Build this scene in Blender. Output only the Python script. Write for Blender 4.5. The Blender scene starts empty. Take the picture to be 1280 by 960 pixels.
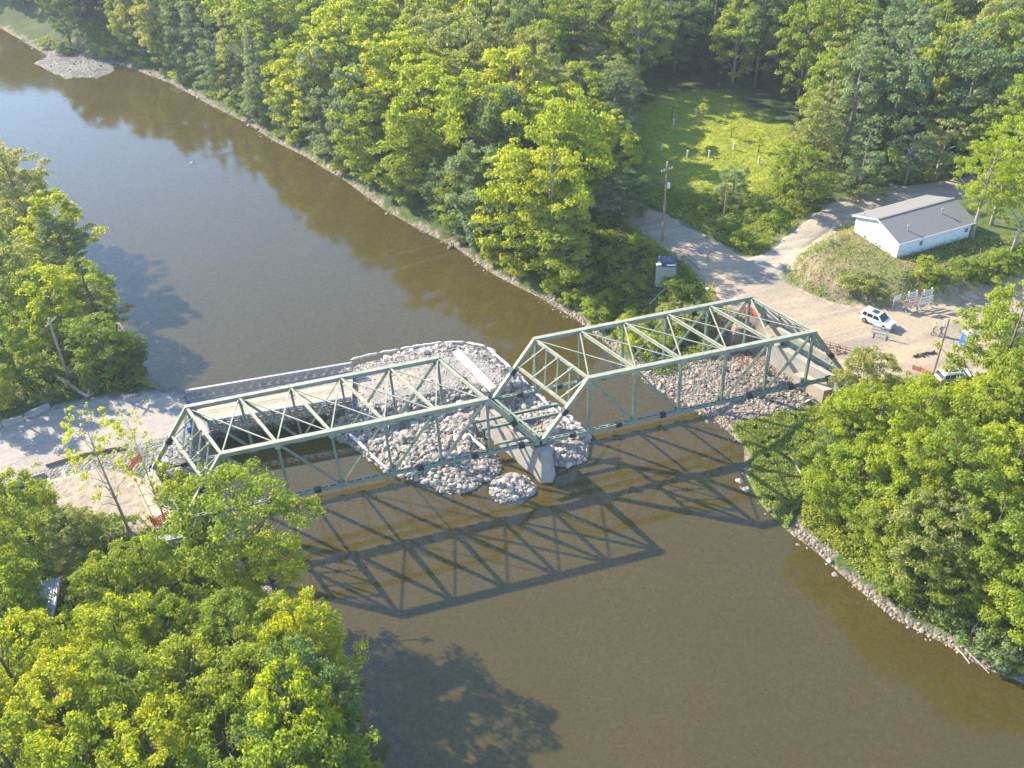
import bpy, math, random
import numpy as np
from mathutils import Vector, Matrix, Euler
random.seed(7); RNG = np.random.default_rng(7)
C = bpy.context.scene.collection
PI = math.pi
# ------------------------------------------------------------------ survey: camera and bridge dimensions (metres)
S = 5.7
F = 1166.52133
ROT = (0.915132, 0.041523, -0.27346)
ZB = 0.86862*S                                   # bottom chord above the water
CAM = np.array([-3.929913*S, -13.807535*S, 12.530188*S+ZB])
TH = 1.352002*S; TW = 1.628838*S; GAP = 0.102509*S; SK = -0.618689*S
RM = np.array(Euler(ROT, 'XYZ').to_matrix())
SUN = Vector((1.150519, -1.250423, -1.0))
def at(u, v, z=0.0):
    d = RM @ np.array([(u-640)/F, -(v-480)/F, -1.0]); return CAM + d*(z-CAM[2])/d[2]
# ------------------------------------------------------------------ helpers
def tag(o, label=None, cat=None, group=None, kind=None):
    if label: o['label'] = label
    if cat: o['category'] = cat
    if group: o['group'] = group
    if kind: o['kind'] = kind
    return o
def thing(name, label, cat, loc=(0,0,0), rz=0.0, group=None):
    o = bpy.data.objects.new(name, None); C.objects.link(o); o.empty_display_size = .3
    o.location = Vector([float(a) for a in loc]); o.rotation_euler = (0,0,rz)
    return tag(o, label, cat, group)
def mesh_np(name, V, Fc, mat, parent=None, loc=None, smooth=False, col=None, attrs=None):
    V = np.asarray(V, dtype=np.float32); Fc = np.asarray(Fc, dtype=np.int32)
    me = bpy.data.meshes.new(name); k = Fc.shape[1]
    me.vertices.add(len(V)); me.vertices.foreach_set('co', V.ravel())
    me.loops.add(Fc.size); me.loops.foreach_set('vertex_index', Fc.ravel())
    me.polygons.add(len(Fc)); me.polygons.foreach_set('loop_start', np.arange(0, Fc.size, k, dtype=np.int32))
    me.polygons.foreach_set('loop_total', np.full(len(Fc), k, dtype=np.int32))
    me.update(calc_edges=True)
    me.polygons.foreach_set('use_smooth', np.full(len(Fc), smooth))
    if col is not None:
        a = me.color_attributes.new('col', 'FLOAT_COLOR', 'POINT')
        a.data.foreach_set('color', np.concatenate([col, np.ones((len(col),1))], 1).astype(np.float32).ravel())
    for n, vals in (attrs or {}).items():
        a = me.attributes.new(n, 'FLOAT', 'POINT'); a.data.foreach_set('value', np.asarray(vals, np.float32))
    me.materials.append(mat)
    o = bpy.data.objects.new(name, me); C.objects.link(o)
    if loc is not None: o.location = loc
    if parent is not None: o.parent = parent
    return o
class MB:
    def __init__(s): s.v = []; s.f = []; s.m = []
    def add(s, vs, fs, mi=0):
        n = len(s.v); s.v += [tuple(float(c) for c in q) for q in vs]; s.f += [tuple(i+n for i in f) for f in fs]; s.m += [mi]*len(fs); return s
    def box(s, c, d, rz=0.0, mi=0, rot=None):
        hx, hy, hz = d[0]/2, d[1]/2, d[2]/2
        vs = [Vector((x,y,z)) for z in (-hz,hz) for y in (-hy,hy) for x in (-hx,hx)]
        M = rot if rot is not None else Matrix.Rotation(rz, 3, 'Z')
        return s.add([M @ q + Vector([float(a) for a in c]) for q in vs], [(0,2,3,1),(4,5,7,6),(0,1,5,4),(2,6,7,3),(0,4,6,2),(1,3,7,5)], mi)
    def beam(s, a, b, w, h, up=(0,0,1), off=(0,0,0), mi=0, ext=0.0):
        a = Vector([float(i) for i in a]); b = Vector([float(i) for i in b]); d = (b-a).normalized(); u = Vector(up)
        if abs(d.dot(u)) > .98: u = Vector((0,1,0))
        x = d.cross(u).normalized(); z = x.cross(d).normalized()
        o = x*off[0] + z*off[1]; a = a+o-d*ext; b = b+o+d*ext
        vs = [p + x*sx*w/2 + z*sz*h/2 for p in (a,b) for sx,sz in ((-1,-1),(1,-1),(1,1),(-1,1))]
        return s.add(vs, [(0,1,2,3),(7,6,5,4),(0,4,5,1),(1,5,6,2),(2,6,7,3),(3,7,4,0)], mi)
    def tube(s, pts, rad, n=8, cap=True, mi=0):
        pts = [Vector([float(i) for i in p]) for p in pts]
        if not hasattr(rad, '__len__'): rad = [rad]*len(pts)
        base = len(s.v); x = None
        for i, p in enumerate(pts):
            d = (pts[min(i+1,len(pts)-1)] - pts[max(i-1,0)]).normalized()
            if x is None: x = d.orthogonal().normalized()
            x = (x - d*x.dot(d)).normalized(); y = d.cross(x)
            for k in range(n):
                a = 2*PI*k/n; s.v.append(tuple(p + (x*math.cos(a)+y*math.sin(a))*rad[i]))
        for i in range(len(pts)-1):
            for k in range(n):
                a, b = base+i*n+k, base+i*n+(k+1)%n
                s.f.append((a,b,b+n,a+n)); s.m.append(mi)
        if cap:
            s.f.append(tuple(base+k for k in reversed(range(n)))); s.m.append(mi)
            e = base+(len(pts)-1)*n; s.f.append(tuple(e+k for k in range(n))); s.m.append(mi)
        return s
    def prism(s, poly, z0, z1, mi=0):
        n = len(poly); a = 0
        for i in range(n): a += poly[i][0]*poly[(i+1)%n][1]-poly[(i+1)%n][0]*poly[i][1]
        if a < 0: poly = poly[::-1]
        z0 = z0 if hasattr(z0,'__len__') else [z0]*n; z1 = z1 if hasattr(z1,'__len__') else [z1]*n
        vs = [(p[0],p[1],z0[i]) for i,p in enumerate(poly)] + [(p[0],p[1],z1[i]) for i,p in enumerate(poly)]
        return s.add(vs, [tuple(reversed(range(n))), tuple(range(n,2*n))] + [(i,(i+1)%n,(i+1)%n+n,i+n) for i in range(n)], mi)
    def build(s, name, mats, parent=None, local=False, smooth=False, bevel=0):
        if not isinstance(mats, (list,tuple)): mats = [mats]
        me = bpy.data.meshes.new(name); vs = s.v
        if parent is not None and not local:
            w = Vector((0,0,0)); q = parent
            while q is not None: w += q.location; q = q.parent
            vs = [(v[0]-w.x, v[1]-w.y, v[2]-w.z) for v in s.v]
        me.from_pydata(vs, [], s.f)
        for m in mats: me.materials.append(m)
        me.polygons.foreach_set('material_index', s.m)
        if smooth: me.polygons.foreach_set('use_smooth', [True]*len(s.f))
        me.update()
        o = bpy.data.objects.new(name, me); C.objects.link(o); o.parent = parent
        if bevel:
            b = o.modifiers.new('bevel', 'BEVEL'); b.width = bevel; b.segments = 2; b.limit_method = 'ANGLE'
        return o
def dup(o, parent=None, loc=None, rz=None, label=None, sc=None):
    c = o.copy(); C.objects.link(c)
    if parent is not None: c.parent = parent
    if loc is not None: c.location = Vector([float(a) for a in loc])
    if rz is not None: c.rotation_euler = (0,0,rz)
    if sc is not None: c.scale = sc
    if label: c['label'] = label
    for ch in list(o.children): dup(ch, c)
    return c
# ------------------------------------------------------------------ materials
def nt(name):
    m = bpy.data.materials.new(name); m.use_nodes = True; t = m.node_tree; t.nodes.clear()
    out = t.nodes.new('ShaderNodeOutputMaterial'); return m, t, out
def node(t, kind, **kw):
    n = t.nodes.new(kind)
    for k, v in kw.items():
        if k.startswith('i_'):
            n.inputs[k[2:].replace('_',' ')].default_value = v
        else: setattr(n, k, v)
    return n
def noisy(name, base, rough=.8, var=.25, scale=1.0, bump=.3, bscale=None, spots=None, metal=0.0, detail=6, stretch=None):
    """procedural surface: base colour broken by two noises, optional rust/dirt spots, bump"""
    base = tuple(c*.70 for c in base)
    if spots: spots = (tuple(c*.75 for c in spots[0]), spots[1], spots[2])
    m, t, out = nt(name); L = t.links.new
    geo = node(t, 'ShaderNodeNewGeometry'); src = geo.outputs['Position']
    if stretch:
        mp = node(t, 'ShaderNodeMapping'); mp.inputs['Scale'].default_value = stretch; L(src, mp.inputs['Vector']); src = mp.outputs[0]
    n1 = node(t, 'ShaderNodeTexNoise', i_Scale=scale, i_Detail=float(detail), i_Roughness=.65); L(src, n1.inputs['Vector'])
    mr = node(t, 'ShaderNodeMapRange'); mr.inputs['From Min'].default_value=.3; mr.inputs['From Max'].default_value=.7
    mr.inputs['To Min'].default_value=1-var; mr.inputs['To Max'].default_value=1+var; L(n1.outputs['Fac'], mr.inputs['Value'])
    mul = node(t, 'ShaderNodeVectorMath', operation='SCALE'); mul.inputs[0].default_value = base; L(mr.outputs[0], mul.inputs['Scale'])
    colr = mul.outputs[0]
    if spots:
        n2 = node(t, 'ShaderNodeTexNoise', i_Scale=spots[1], i_Detail=8.0, i_Roughness=.7); L(src, n2.inputs['Vector'])
        r2 = node(t, 'ShaderNodeMapRange'); r2.inputs['From Min'].default_value=spots[2]; r2.inputs['From Max'].default_value=spots[2]+.08; L(n2.outputs['Fac'], r2.inputs['Value'])
        mx = node(t, 'ShaderNodeMix', data_type='RGBA'); L(r2.outputs[0], mx.inputs[0]); L(colr, mx.inputs[6]); mx.inputs[7].default_value = (*spots[0],1); colr = mx.outputs[2]
    b = node(t, 'ShaderNodeBsdfPrincipled', i_Roughness=rough, i_Metallic=metal); L(colr, b.inputs['Base Color'])
    if bump:
        n3 = node(t, 'ShaderNodeTexNoise', i_Scale=bscale or scale*4, i_Detail=5.0); L(src, n3.inputs['Vector'])
        bp = node(t, 'ShaderNodeBump', i_Strength=bump, i_Distance=.1); L(n3.outputs['Fac'], bp.inputs['Height']); L(bp.outputs[0], b.inputs['Normal'])
    L(b.outputs[0], out.inputs['Surface']); return m
def leafmat(name, c1, c2, trans=.35):
    m, t, out = nt(name); L = t.links.new
    oi = node(t, 'ShaderNodeObjectInfo'); at_ = node(t, 'ShaderNodeAttribute', attribute_name='tint')
    ad = node(t, 'ShaderNodeMath', operation='ADD'); sc = node(t, 'ShaderNodeMath', operation='MULTIPLY'); sc.inputs[1].default_value=.6
    L(oi.outputs['Random'], sc.inputs[0]); sc2 = node(t, 'ShaderNodeMath', operation='MULTIPLY'); sc2.inputs[1].default_value=.55
    L(at_.outputs['Fac'], sc2.inputs[0]); L(sc.outputs[0], ad.inputs[0]); L(sc2.outputs[0], ad.inputs[1])
    mx = node(t, 'ShaderNodeMix', data_type='RGBA'); L(ad.outputs[0], mx.inputs[0]); mx.inputs[6].default_value=(*c1,1); mx.inputs[7].default_value=(*c2,1)
    d = node(t, 'ShaderNodeBsdfDiffuse'); L(mx.outputs[2], d.inputs[0])
    tr = node(t, 'ShaderNodeBsdfTranslucent'); hs = node(t, 'ShaderNodeHueSaturation', i_Saturation=1.12, i_Value=2.1, i_Hue=.482); L(mx.outputs[2], hs.inputs['Color']); L(hs.outputs[0], tr.inputs[0])
    ms = node(t, 'ShaderNodeMixShader'); ms.inputs[0].default_value = trans; L(d.outputs[0], ms.inputs[1]); L(tr.outputs[0], ms.inputs[2])
    gl = node(t, 'ShaderNodeBsdfGlossy', i_Roughness=.55); ms2 = node(t, 'ShaderNodeMixShader'); ms2.inputs[0].default_value=.015; L(ms.outputs[0], ms2.inputs[1]); L(gl.outputs[0], ms2.inputs[2])
    L(ms2.outputs[0], out.inputs['Surface']); return m
M = {}
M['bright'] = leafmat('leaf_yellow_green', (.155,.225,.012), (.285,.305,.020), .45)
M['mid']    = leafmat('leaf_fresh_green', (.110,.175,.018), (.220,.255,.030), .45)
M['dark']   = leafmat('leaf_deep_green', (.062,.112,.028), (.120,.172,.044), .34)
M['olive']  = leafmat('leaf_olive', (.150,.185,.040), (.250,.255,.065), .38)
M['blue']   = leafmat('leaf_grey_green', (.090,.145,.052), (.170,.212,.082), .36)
M['maroon'] = leafmat('leaf_dusky', (.035,.035,.035), (.06,.05,.045), .2)
M['grassb'] = leafmat('grass_blade', (.12,.18,.03), (.22,.25,.055), .35)
M['bark'] = noisy('bark', (.16,.13,.10), .9, .35, 3.0, .5)
M['barkpale'] = noisy('pale_bark', (.36,.32,.26), .9, .3, 3.0, .4)
M['deadwood'] = noisy('dead_wood', (.34,.29,.23), .9, .3, 2.5, .4)
M['steel'] = noisy('faded_green_paint', (.215,.275,.215), .6, .25, 1.6, .08, spots=((.20,.13,.08), 2.2, .61))
M['steel2'] = noisy('faded_green_paint_sunlit', (.315,.325,.235), .65, .28, 1.0, .08, spots=((.25,.17,.10), 2.0, .60))  # chalky faded paint, with the beige of sunlit tops put into its colour
M['black'] = noisy('black_wrap', (.015,.016,.02), .6, .4, 4, .5)
M['concrete'] = noisy('concrete', (.36,.335,.29), .85, .18, .8, .2, spots=((.22,.19,.15), .9, .60))
M['concdark'] = noisy('stained_concrete', (.30,.30,.29), .85, .25, .9, .25, spots=((.14,.13,.11), .8, .58))
M['slab'] = noisy('pale_slab', (.45,.37,.29), .9, .15, 1.0, .15, spots=((.30,.23,.17), 1.2, .62))
M['brownwall'] = noisy('earth_stained_masonry', (.22,.16,.115), .95, .35, .8, .8, bscale=1.5)
M['galv'] = noisy('galvanised_steel', (.40,.415,.43), .5, .18, 3, .05, metal=.35)
M['galvdark'] = noisy('galvanised_steel_weathered', (.20,.21,.22), .6, .25, 3, .05, metal=.2)
M['white'] = noisy('white_paint', (.70,.70,.69), .5, .05, 1, 0)
M['siding'] = noisy('white_siding', (.74,.76,.78), .6, .04, .6, .0)
M['sandbag'] = noisy('white_geotextile', (.70,.67,.62), .85, .16, 2.5, .3)
M['orange'] = noisy('orange_plastic', (.85,.14,.02), .6, .15, 2, 0)
M['fadedorange'] = noisy('sun_faded_orange_mesh', (.66,.36,.22), .7, .3, 2, 0)
M['redrail'] = noisy('red_orange_rail', (.62,.17,.08), .6, .2, 2, .1)
M['yellow'] = noisy('yellow_cloth', (.75,.50,.02), .8, .1, 3, 0)
M['hivis'] = noisy('lime_cloth', (.55,.70,.08), .8, .1, 3, 0)
M['tanpants'] = noisy('khaki_cloth', (.30,.24,.15), .9, .15, 3, 0)
M['skin'] = noisy('skin', (.45,.27,.19), .6, .05, 3, 0)
M['red'] = noisy('red_plastic', (.5,.03,.05), .5, .1, 3, 0)
M['tarp'] = noisy('dark_blue_tarp', (.02,.035,.085), .45, .3, 3, .6)
M['shingle'] = noisy('grey_shingles', (.20,.195,.185), .9, .18, 5, .3, bscale=14)
M['wood'] = noisy('weathered_pole_wood', (.30,.21,.14), .9, .25, 2, .3, stretch=(3,3,.4))
M['timber'] = noisy('timber', (.33,.25,.17), .9, .25, 2, .3)
M['rust'] = noisy('rusty_steel', (.20,.10,.06), .85, .3, 2, .3)
M['carpaint'] = noisy('white_car_paint', (.80,.80,.79), .25, .02, 1, 0)
M['glass'] = noisy('tinted_glass', (.02,.025,.03), .08, .1, 1, 0)
M['tyre'] = noisy('tyre_rubber', (.02,.02,.02), .85, .2, 4, 0)
M['rim'] = noisy('alloy', (.45,.45,.46), .35, .1, 4, 0, metal=.7)
M['lamp'] = noisy('clear_lamp', (.7,.7,.72), .15, .05, 4, 0)
M['amber'] = noisy('amber_lamp', (.8,.42,.05), .3, .05, 4, 0)
M['ink'] = noisy('black_lettering', (.03,.03,.03), .7, .1, 4, 0)
M['blueplastic'] = noisy('blue_plastic', (.03,.12,.42), .5, .1, 4, 0)
def rockmat(name, c1, c2):
    c1 = tuple(c*.72 for c in c1); c2 = tuple(c*.74 for c in c2)
    m, t, out = nt(name); L = t.links.new
    a = node(t, 'ShaderNodeAttribute', attribute_name='tint'); mx = node(t, 'ShaderNodeMix', data_type='RGBA'); L(a.outputs['Fac'], mx.inputs[0])
    mx.inputs[6].default_value=(*c1,1); mx.inputs[7].default_value=(*c2,1)
    b = node(t, 'ShaderNodeBsdfPrincipled', i_Roughness=.9); L(mx.outputs[2], b.inputs['Base Color'])
    n3 = node(t, 'ShaderNodeTexNoise', i_Scale=6.0, i_Detail=4.0); geo = node(t, 'ShaderNodeNewGeometry'); L(geo.outputs['Position'], n3.inputs['Vector'])
    bp = node(t, 'ShaderNodeBump', i_Strength=.4, i_Distance=.06); L(n3.outputs['Fac'], bp.inputs['Height']); L(bp.outputs[0], b.inputs['Normal'])
    L(b.outputs[0], out.inputs['Surface']); return m
M['riprap'] = rockmat('limestone_riprap', (.13,.115,.10), (.50,.44,.38))
M['cobble'] = rockmat('river_cobbles', (.13,.11,.09), (.40,.35,.29))
M['bedrock'] = rockmat('wet_brown_stones', (.14,.10,.05), (.34,.23,.11))
# ------------------------------------------------------------------ terrain functions
def hash2(ix, iy, s):
    h = np.sin(ix*127.1+iy*311.7+s*74.7)*43758.5453; return h-np.floor(h)
def vnoise(x, y, s=0):
    ix, iy = np.floor(x), np.floor(y); fx, fy = x-ix, y-iy; fx = fx*fx*(3-2*fx); fy = fy*fy*(3-2*fy)
    a = hash2(ix,iy,s); b = hash2(ix+1,iy,s); c = hash2(ix,iy+1,s); d = hash2(ix+1,iy+1,s)
    return (a*(1-fx)+b*fx)*(1-fy)+(c*(1-fx)+d*fx)*fy
def fbm(x, y, s=0): return vnoise(x,y,s)*.5+vnoise(x*2.1,y*2.1,s+3)*.3+vnoise(x*4.3,y*4.3,s+6)*.2
def dline(x, y, P, closed=False):
    P = np.asarray(P, float)[:, :2]; n = len(P); best = np.full(np.shape(x), 1e9)
    for i in range(n if closed else n-1):
        a, b = P[i], P[(i+1)%n]; d = b-a; L2 = max(d@d, 1e-9)
        t = np.clip(((x-a[0])*d[0]+(y-a[1])*d[1])/L2, 0, 1)
        best = np.minimum(best, (x-a[0]-t*d[0])**2+(y-a[1]-t*d[1])**2)
    return np.sqrt(best)
def inside(x, y, P):
    P = np.asarray(P, float)[:, :2]; r = np.zeros(np.shape(x), bool); n = len(P)
    for i in range(n):
        x1, y1 = P[i]; x2, y2 = P[(i+1)%n]
        if y1 == y2: continue
        c = ((y1 > y) != (y2 > y)) & (x < (x2-x1)*(y-y1)/(y2-y1)+x1); r ^= c
    return r
def sd(x, y, P):                                  # + inside, - outside
    d = dline(x, y, P, True); return np.where(inside(x, y, P), d, -d)
def sst(a, b, x): t = np.clip((x-a)/(b-a), 0, 1); return t*t*(3-2*t)
def pp(l, z): return [tuple(at(u,v,z)[:2]) for u,v in l]
RS_px = [(0,35),(60,70),(150,80),(215,105),(260,130),(310,155),(340,175),(380,195),(430,225),(480,262),(520,285),(570,310),(620,345),(680,375),(720,400),(760,430),(800,470),(830,490),(880,515),(905,535),(930,560),(930,590),(950,630),(985,665),(1020,690),(1070,735),(1120,775),(1180,805),(1230,835),(1280,855),(1400,900)]
RSHORE = [(-230,420),(-150,300)]+pp(RS_px, 0)+[(60,-75),(90,-140),(120,-260)]
RLAND = RSHORE+[(3000,-3000),(3000,3000),(-230,3000)]
RTOP = [(-215,425),(-140,306),(-80,232),(-64,201),(-47,186),(-34,165),(-26,148),(-18,131),(-13,120),(-8,107),(-2,94),(4,80),(9,70),(14,60),(18.5,50),(23,42),(27,34),(30,27),(32,20),(34.6,14.5),(36.6,10.5),(40.6,-.6),(41.5,-6),(37,-9),(36,-14),(37,-20),(39,-27),(42,-33),(46,-40),(51,-47),(64,-66),(98,-135),(128,-255)]
RTOPL = RTOP+[(3000,-3000),(3000,3000),(-215,3000)]
LSHORE = [(-150,260)]+[(-84,150),(-66,97),(-57,72),(-51,52),(-46.5,36),(-41,27.5),(-38.6,24),(-37.5,17),(-36.5,9),(-35.5,2),(-35,-3),(-31.5,-9),(-28.5,-15),(-26.8,-20),(-26.2,-25),(-26.8,-31),(-28,-40),(-30,-60),(-40,-140),(-60,-260)]
LLAND = LSHORE+[(-3000,-3000),(-3000,3000),(-150,3000)]
LTOP = [(-160,258),(-93,148),(-74,95),(-64,70),(-58,51),(-53,38),(-46,28.5),(-40.6,25),(-39.6,17),(-41.5,9.5),(-40.5,0),(-40,-5),(-37,-11),(-34,-17),(-32.5,-23),(-32.5,-31),(-34,-42),(-37,-60),(-48,-140),(-70,-260)]
LTOPL = LTOP+[(-3000,-3000),(-3000,3000),(-160,3000)]
PLAT = pp([(438,462),(470,452),(500,446),(560,439),(598,442),(628,462),(640,476),(606,484),(560,488),(520,498),(470,510),(440,512)], 3.0)
APRON = pp([(436,468),(500,441),(560,431),(605,434),(640,462),(668,490),(700,512),(735,545),(722,572),(700,576),(660,540),(600,545),(605,590),(560,600),(525,598),(485,588),(455,565),(425,538),(415,512)], .2)
PILES = [(*at(640,611,0)[:2], 2.6, 1.0), (*at(572,592,0)[:2], 3.4, 1.1), (*at(600,584,0)[:2], 2.6, 1.0), (*at(548,590,0)[:2], 2.6, 1.0), (*at(706,563,0)[:2], 2.8, 1.1)]
BAR = pp([(44,79),(72,62),(92,60),(118,64),(136,73),(143,88),(122,98),(104,96),(84,99),(60,87)], 0)
PADF = pp([(972,325),(1000,358),(1040,374),(1130,386),(1220,371),(1300,345)], 5.8)+[(150,40),(150,60)]+pp([(1240,232),(1160,238),(1090,262),(1040,275),(1000,296)], 8.0)
SLABP = pp([(60,600),(120,585),(163,592),(190,588),(228,652),(195,660),(120,668),(60,660)], 5.3)
DRIVE = [((925,322),(962,352)),((955,318),(985,330)),((985,292),(1012,306)),((1010,272),(1040,286)),((1045,250),(1078,262)),((1100,236),(1135,248)),((1180,226),(1215,240)),((1300,200),(1330,214))]
ROADA = [((700,240),(712,222)),((758,264),(770,243)),((800,286),(815,262)),((845,318),(866,288)),((880,350),(918,314)),((905,378),(965,340)),((945,398),(1000,364)),((992,420),(1040,380)),((1058,462),(1100,388)),((1110,474),(1150,387)),((1190,470),(1215,374)),((1330,430),(1330,335))]
LROAD = [((-60,547),(-60,622)),((0,533),(0,603)),((60,512),(70,586)),((130,500),(150,562)),((190,494),(222,545)),((238,496),(266,532))]
EXC = [(20,-3),(37.6,-3.2),(38.9,-1.2),(35.0,10.4),(34.4,12.5),(31.0,15.5),(28.0,17.5),(25.5,17.0),(20,9)]
def H0(x, y):
    x = np.asarray(x, float); y = np.asarray(y, float)
    bed = -.42 + .25*(fbm(x/9, y/9, 1)-.5)
    # right bank
    d1 = dline(x,y,RSHORE); i1 = inside(x,y,RLAND); d2 = dline(x,y,RTOP); i2 = inside(x,y,RTOPL)
    t = d1/(d1+d2+1e-6); prof = .45*t + .55*sst(.25, 1.0, t); prof = np.where(t<.3, t*.55, prof*1.0)
    prof = np.maximum(t*.42, sst(.18,1.02,t))
    hr = np.where(i1, 5.6*prof, np.maximum(-.45*d1*.5, bed))
    pad = sd(x, y, PADF)
    rise = 1.6*sst(8, 40, d2)*sst(14, 50, y) + 24*sst(22, 130, d2)*sst(85, 150, y-.25*x) + 22*sst(110, 300, y*.85+x*.45) 
    rise = rise + 10*sst(80,260,x)*sst(20,80,y)
    top = 5.7 + rise + (fbm(x/6,y/6,5)-.5)*.5
    road_d = np.minimum(1, sst(0,3,-sd_road(x,y)))
    top = 5.7 + rise + (fbm(x/6,y/6,5)-.5)*.7*road_d
    top = np.maximum(top, np.where(pad>0, 5.7+np.minimum(pad*.62, 2.5)+ (fbm(x/2.5,y/2.5,8)-.5)*.5*sst(0,1.5,pad)*(1-sst(5,7,pad)), -9))
    hr = np.where(i2, top, hr)
    # left bank
    e1 = dline(x,y,LSHORE); j1 = inside(x,y,LLAND); e2 = dline(x,y,LTOP); j2 = inside(x,y,LTOPL)
    t = e1/(e1+e2+1e-6)
    hl = np.where(j1, 3.5*np.maximum(t*.5, sst(.05,1.0,t)), np.maximum(-.25*e1, bed))
    ltop = 3.5 + (fbm(x/5,y/5,9)-.5)*.5*sst(0,3,np.abs(y-21)-6)
    hl = np.where(j2, ltop, hl)
    s = sd(x,y,SLABP); hl = np.maximum(hl, np.minimum(5.25+.9*s, 5.25))
    h = np.maximum(hr, hl)
    # causeway
    n = fbm(x/1.3, y/1.3, 11)-.5
    s = sd(x,y,PLAT); h = np.maximum(h, np.minimum(3.0+ (s)*.95 + np.where(s<0, n*1.0, 0), 3.0+n*.08))
    s = sd(x,y,APRON); h = np.maximum(h, np.where(s>-2, np.minimum(.1+s*.5, .95)+n*.7, -9))
    ex = sd(x,y,EXC); nn = fbm(x/1.6,y/1.6,17)-.5
    h = np.where((ex>-3)&(y>-8), np.minimum(h, 1.0+nn*1.0+.03*np.maximum(ex,0)+2.6*np.maximum(0,-ex)), h)
    for px,py,r,hh in PILES:
        d = np.hypot(x-px,y-py); h = np.maximum(h, np.where(d<r*1.3, hh*.8*(1-(d*(1+n*.7)/r)**1.5)+n*.6, -9))
    s = sd(x,y,BAR); h = np.maximum(h, np.where(s>-4, np.minimum(.02+s*.12,.5)+n*.2, -9))
    return h
def sd_road(x, y):
    r = np.full(np.shape(x), -1e9)
    for P in (RP_A, RP_D): r = np.maximum(r, sd(x, y, P))
    return r
RP_A = [tuple(at(*a,5.75)[:2]) for a,b in ROADA]+[tuple(at(*b,5.75)[:2]) for a,b in reversed(ROADA)]
RP_D = [tuple(at(*a,6.2+.25*i)[:2]) for i,(a,b) in enumerate(DRIVE)]+[tuple(at(*b,6.2+.25*i)[:2]) for i,(a,b) in reversed(list(enumerate(DRIVE)))]
RP_L = [tuple(at(*a,3.5)[:2]) for a,b in LROAD]+[tuple(at(*b,3.5)[:2]) for a,b in reversed(LROAD)]
def Hs(x, y): return float(H0(np.array([x]), np.array([y]))[0])
def atg(u, v, dz=0.0, z0=5.0):
    z = z0
    for _ in range(14):
        q = at(u, v, z+dz); z = z*.4+.6*Hs(q[0], q[1])
    q = at(u, v, z+dz); return Vector((q[0], q[1], Hs(q[0],q[1])))
FIELD = pp([(778,150),(830,118),(900,112),(985,160),(1000,205),(960,232),(900,238),(850,236),(800,205)], 7.3)
# ------------------------------------------------------------------ ground sheet
def lines(lo, hi, c0, c1, fine, mid):
    a = list(np.arange(c0, c1, fine)); b = list(np.arange(c1, hi, mid)); d = list(np.arange(c0, lo, -mid))[1:][::-1]
    far = [30*1.6**k for k in range(11)]
    return np.array([lo-f for f in reversed(far)]+d+a+b+[hi+f for f in far])
X = lines(-120, 180, -60, 66, .5, 1.3); Y = lines(-70, 300, -48, 50, .5, 1.3)
GX, GY = np.meshgrid(X, Y); gx = GX.ravel(); gy = GY.ravel(); gz = H0(gx, gy)
def mixc(a, b, t): return a*(1-t[:,None])+np.array(b)*t[:,None]
nz = fbm(gx/4, gy/4, 21); nf = fbm(gx/1.2, gy/1.2, 25); nw = fbm(gx/14, gy/14, 31)
col = np.tile(np.array([.050,.062,.022]), (len(gx),1))
col = mixc(col, (.070,.105,.024), sst(.35,.65,nz))
rock = np.zeros(len(gx))
open_ = sst(-3, 3, sd(gx,gy,pp([(760,235),(800,200),(850,236),(960,240),(1060,215),(1200,200),(1300,210),(1300,345),(1220,371),(1040,374),(985,370),(905,380),(780,300)],6.5)))
col = mixc(col, (.085,.130,.026), open_*.9)
col = mixc(col, (.16,.135,.085), open_*sst(.50,.66,nf)*.55)
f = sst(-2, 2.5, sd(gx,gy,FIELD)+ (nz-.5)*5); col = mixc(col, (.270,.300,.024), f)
# rough mound in front of the house
pad = sd(gx,gy,PADF); face = sst(0,.8,pad)*(1-sst(8,10,pad))
west = 1-sst(57, 66, gx)
col = mixc(col, (.27,.205,.14), face*sst(.30,.50,nf)*.9*west); col = mixc(col, (.12,.15,.035), face*sst(.55,.70,nz)*.7)
for P, w in ((RP_A, 1.0), (RP_D, .8)):
    s = sst(-1.3, .6, sd(gx,gy,P)+(nf-.5)*2.2); col = mixc(col, (.42,.345,.27), s*w)
# sandy work area around the right abutment
s = sst(-2, 1, sd(gx,gy,pp([(915,372),(985,372),(1130,386),(1300,345),(1300,440),(1200,478),(1100,480),(1050,470),(985,430),(930,405)],5.7))+(nz-.5)*3); col = mixc(col, (.43,.335,.235), s*.9)
# river banks
i1 = inside(gx,gy,RLAND); d1 = dline(gx,gy,RSHORE); d2 = dline(gx,gy,RTOP); i2 = inside(gx,gy,RTOPL); wb = np.where(i1, d1, -d1)
cob = sst(-1.5,.2,wb)*(1-sst(.5,1.5,wb+(nf-.5)*4+(nz-.5)*3)); rock = np.maximum(rock, cob)
beach = sst(-1,1,sd(gx,gy,pp([(800,468),(830,488),(880,513),(935,520),(1000,510),(1050,480),(1040,455),(985,430),(920,420),(880,430),(820,445),(780,440)],1.2))+(nf-.5)*2.5)
rock = np.maximum(rock, beach)
brown = sst(-1.5,1,sd(gx,gy,pp([(885,392),(915,378),(960,395),(1000,440),(965,455),(930,458),(905,450),(880,420)],4.0))+(nf-.5)*2); 
sy = sst(22, -8, gy) if False else None
col = mixc(col, (.24,.205,.165), rock); col = mixc(col, (.24,.165,.115), brown*(1-beach*.5))
grassb = sst(-.6,.8,sd(gx,gy,pp([(915,527),(960,522),(1010,512),(1030,560),(1010,610),(985,655),(950,628),(932,590),(945,570)],1.2))); col = mixc(col, (.095,.165,.025), grassb); rock *= (1-grassb)
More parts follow.
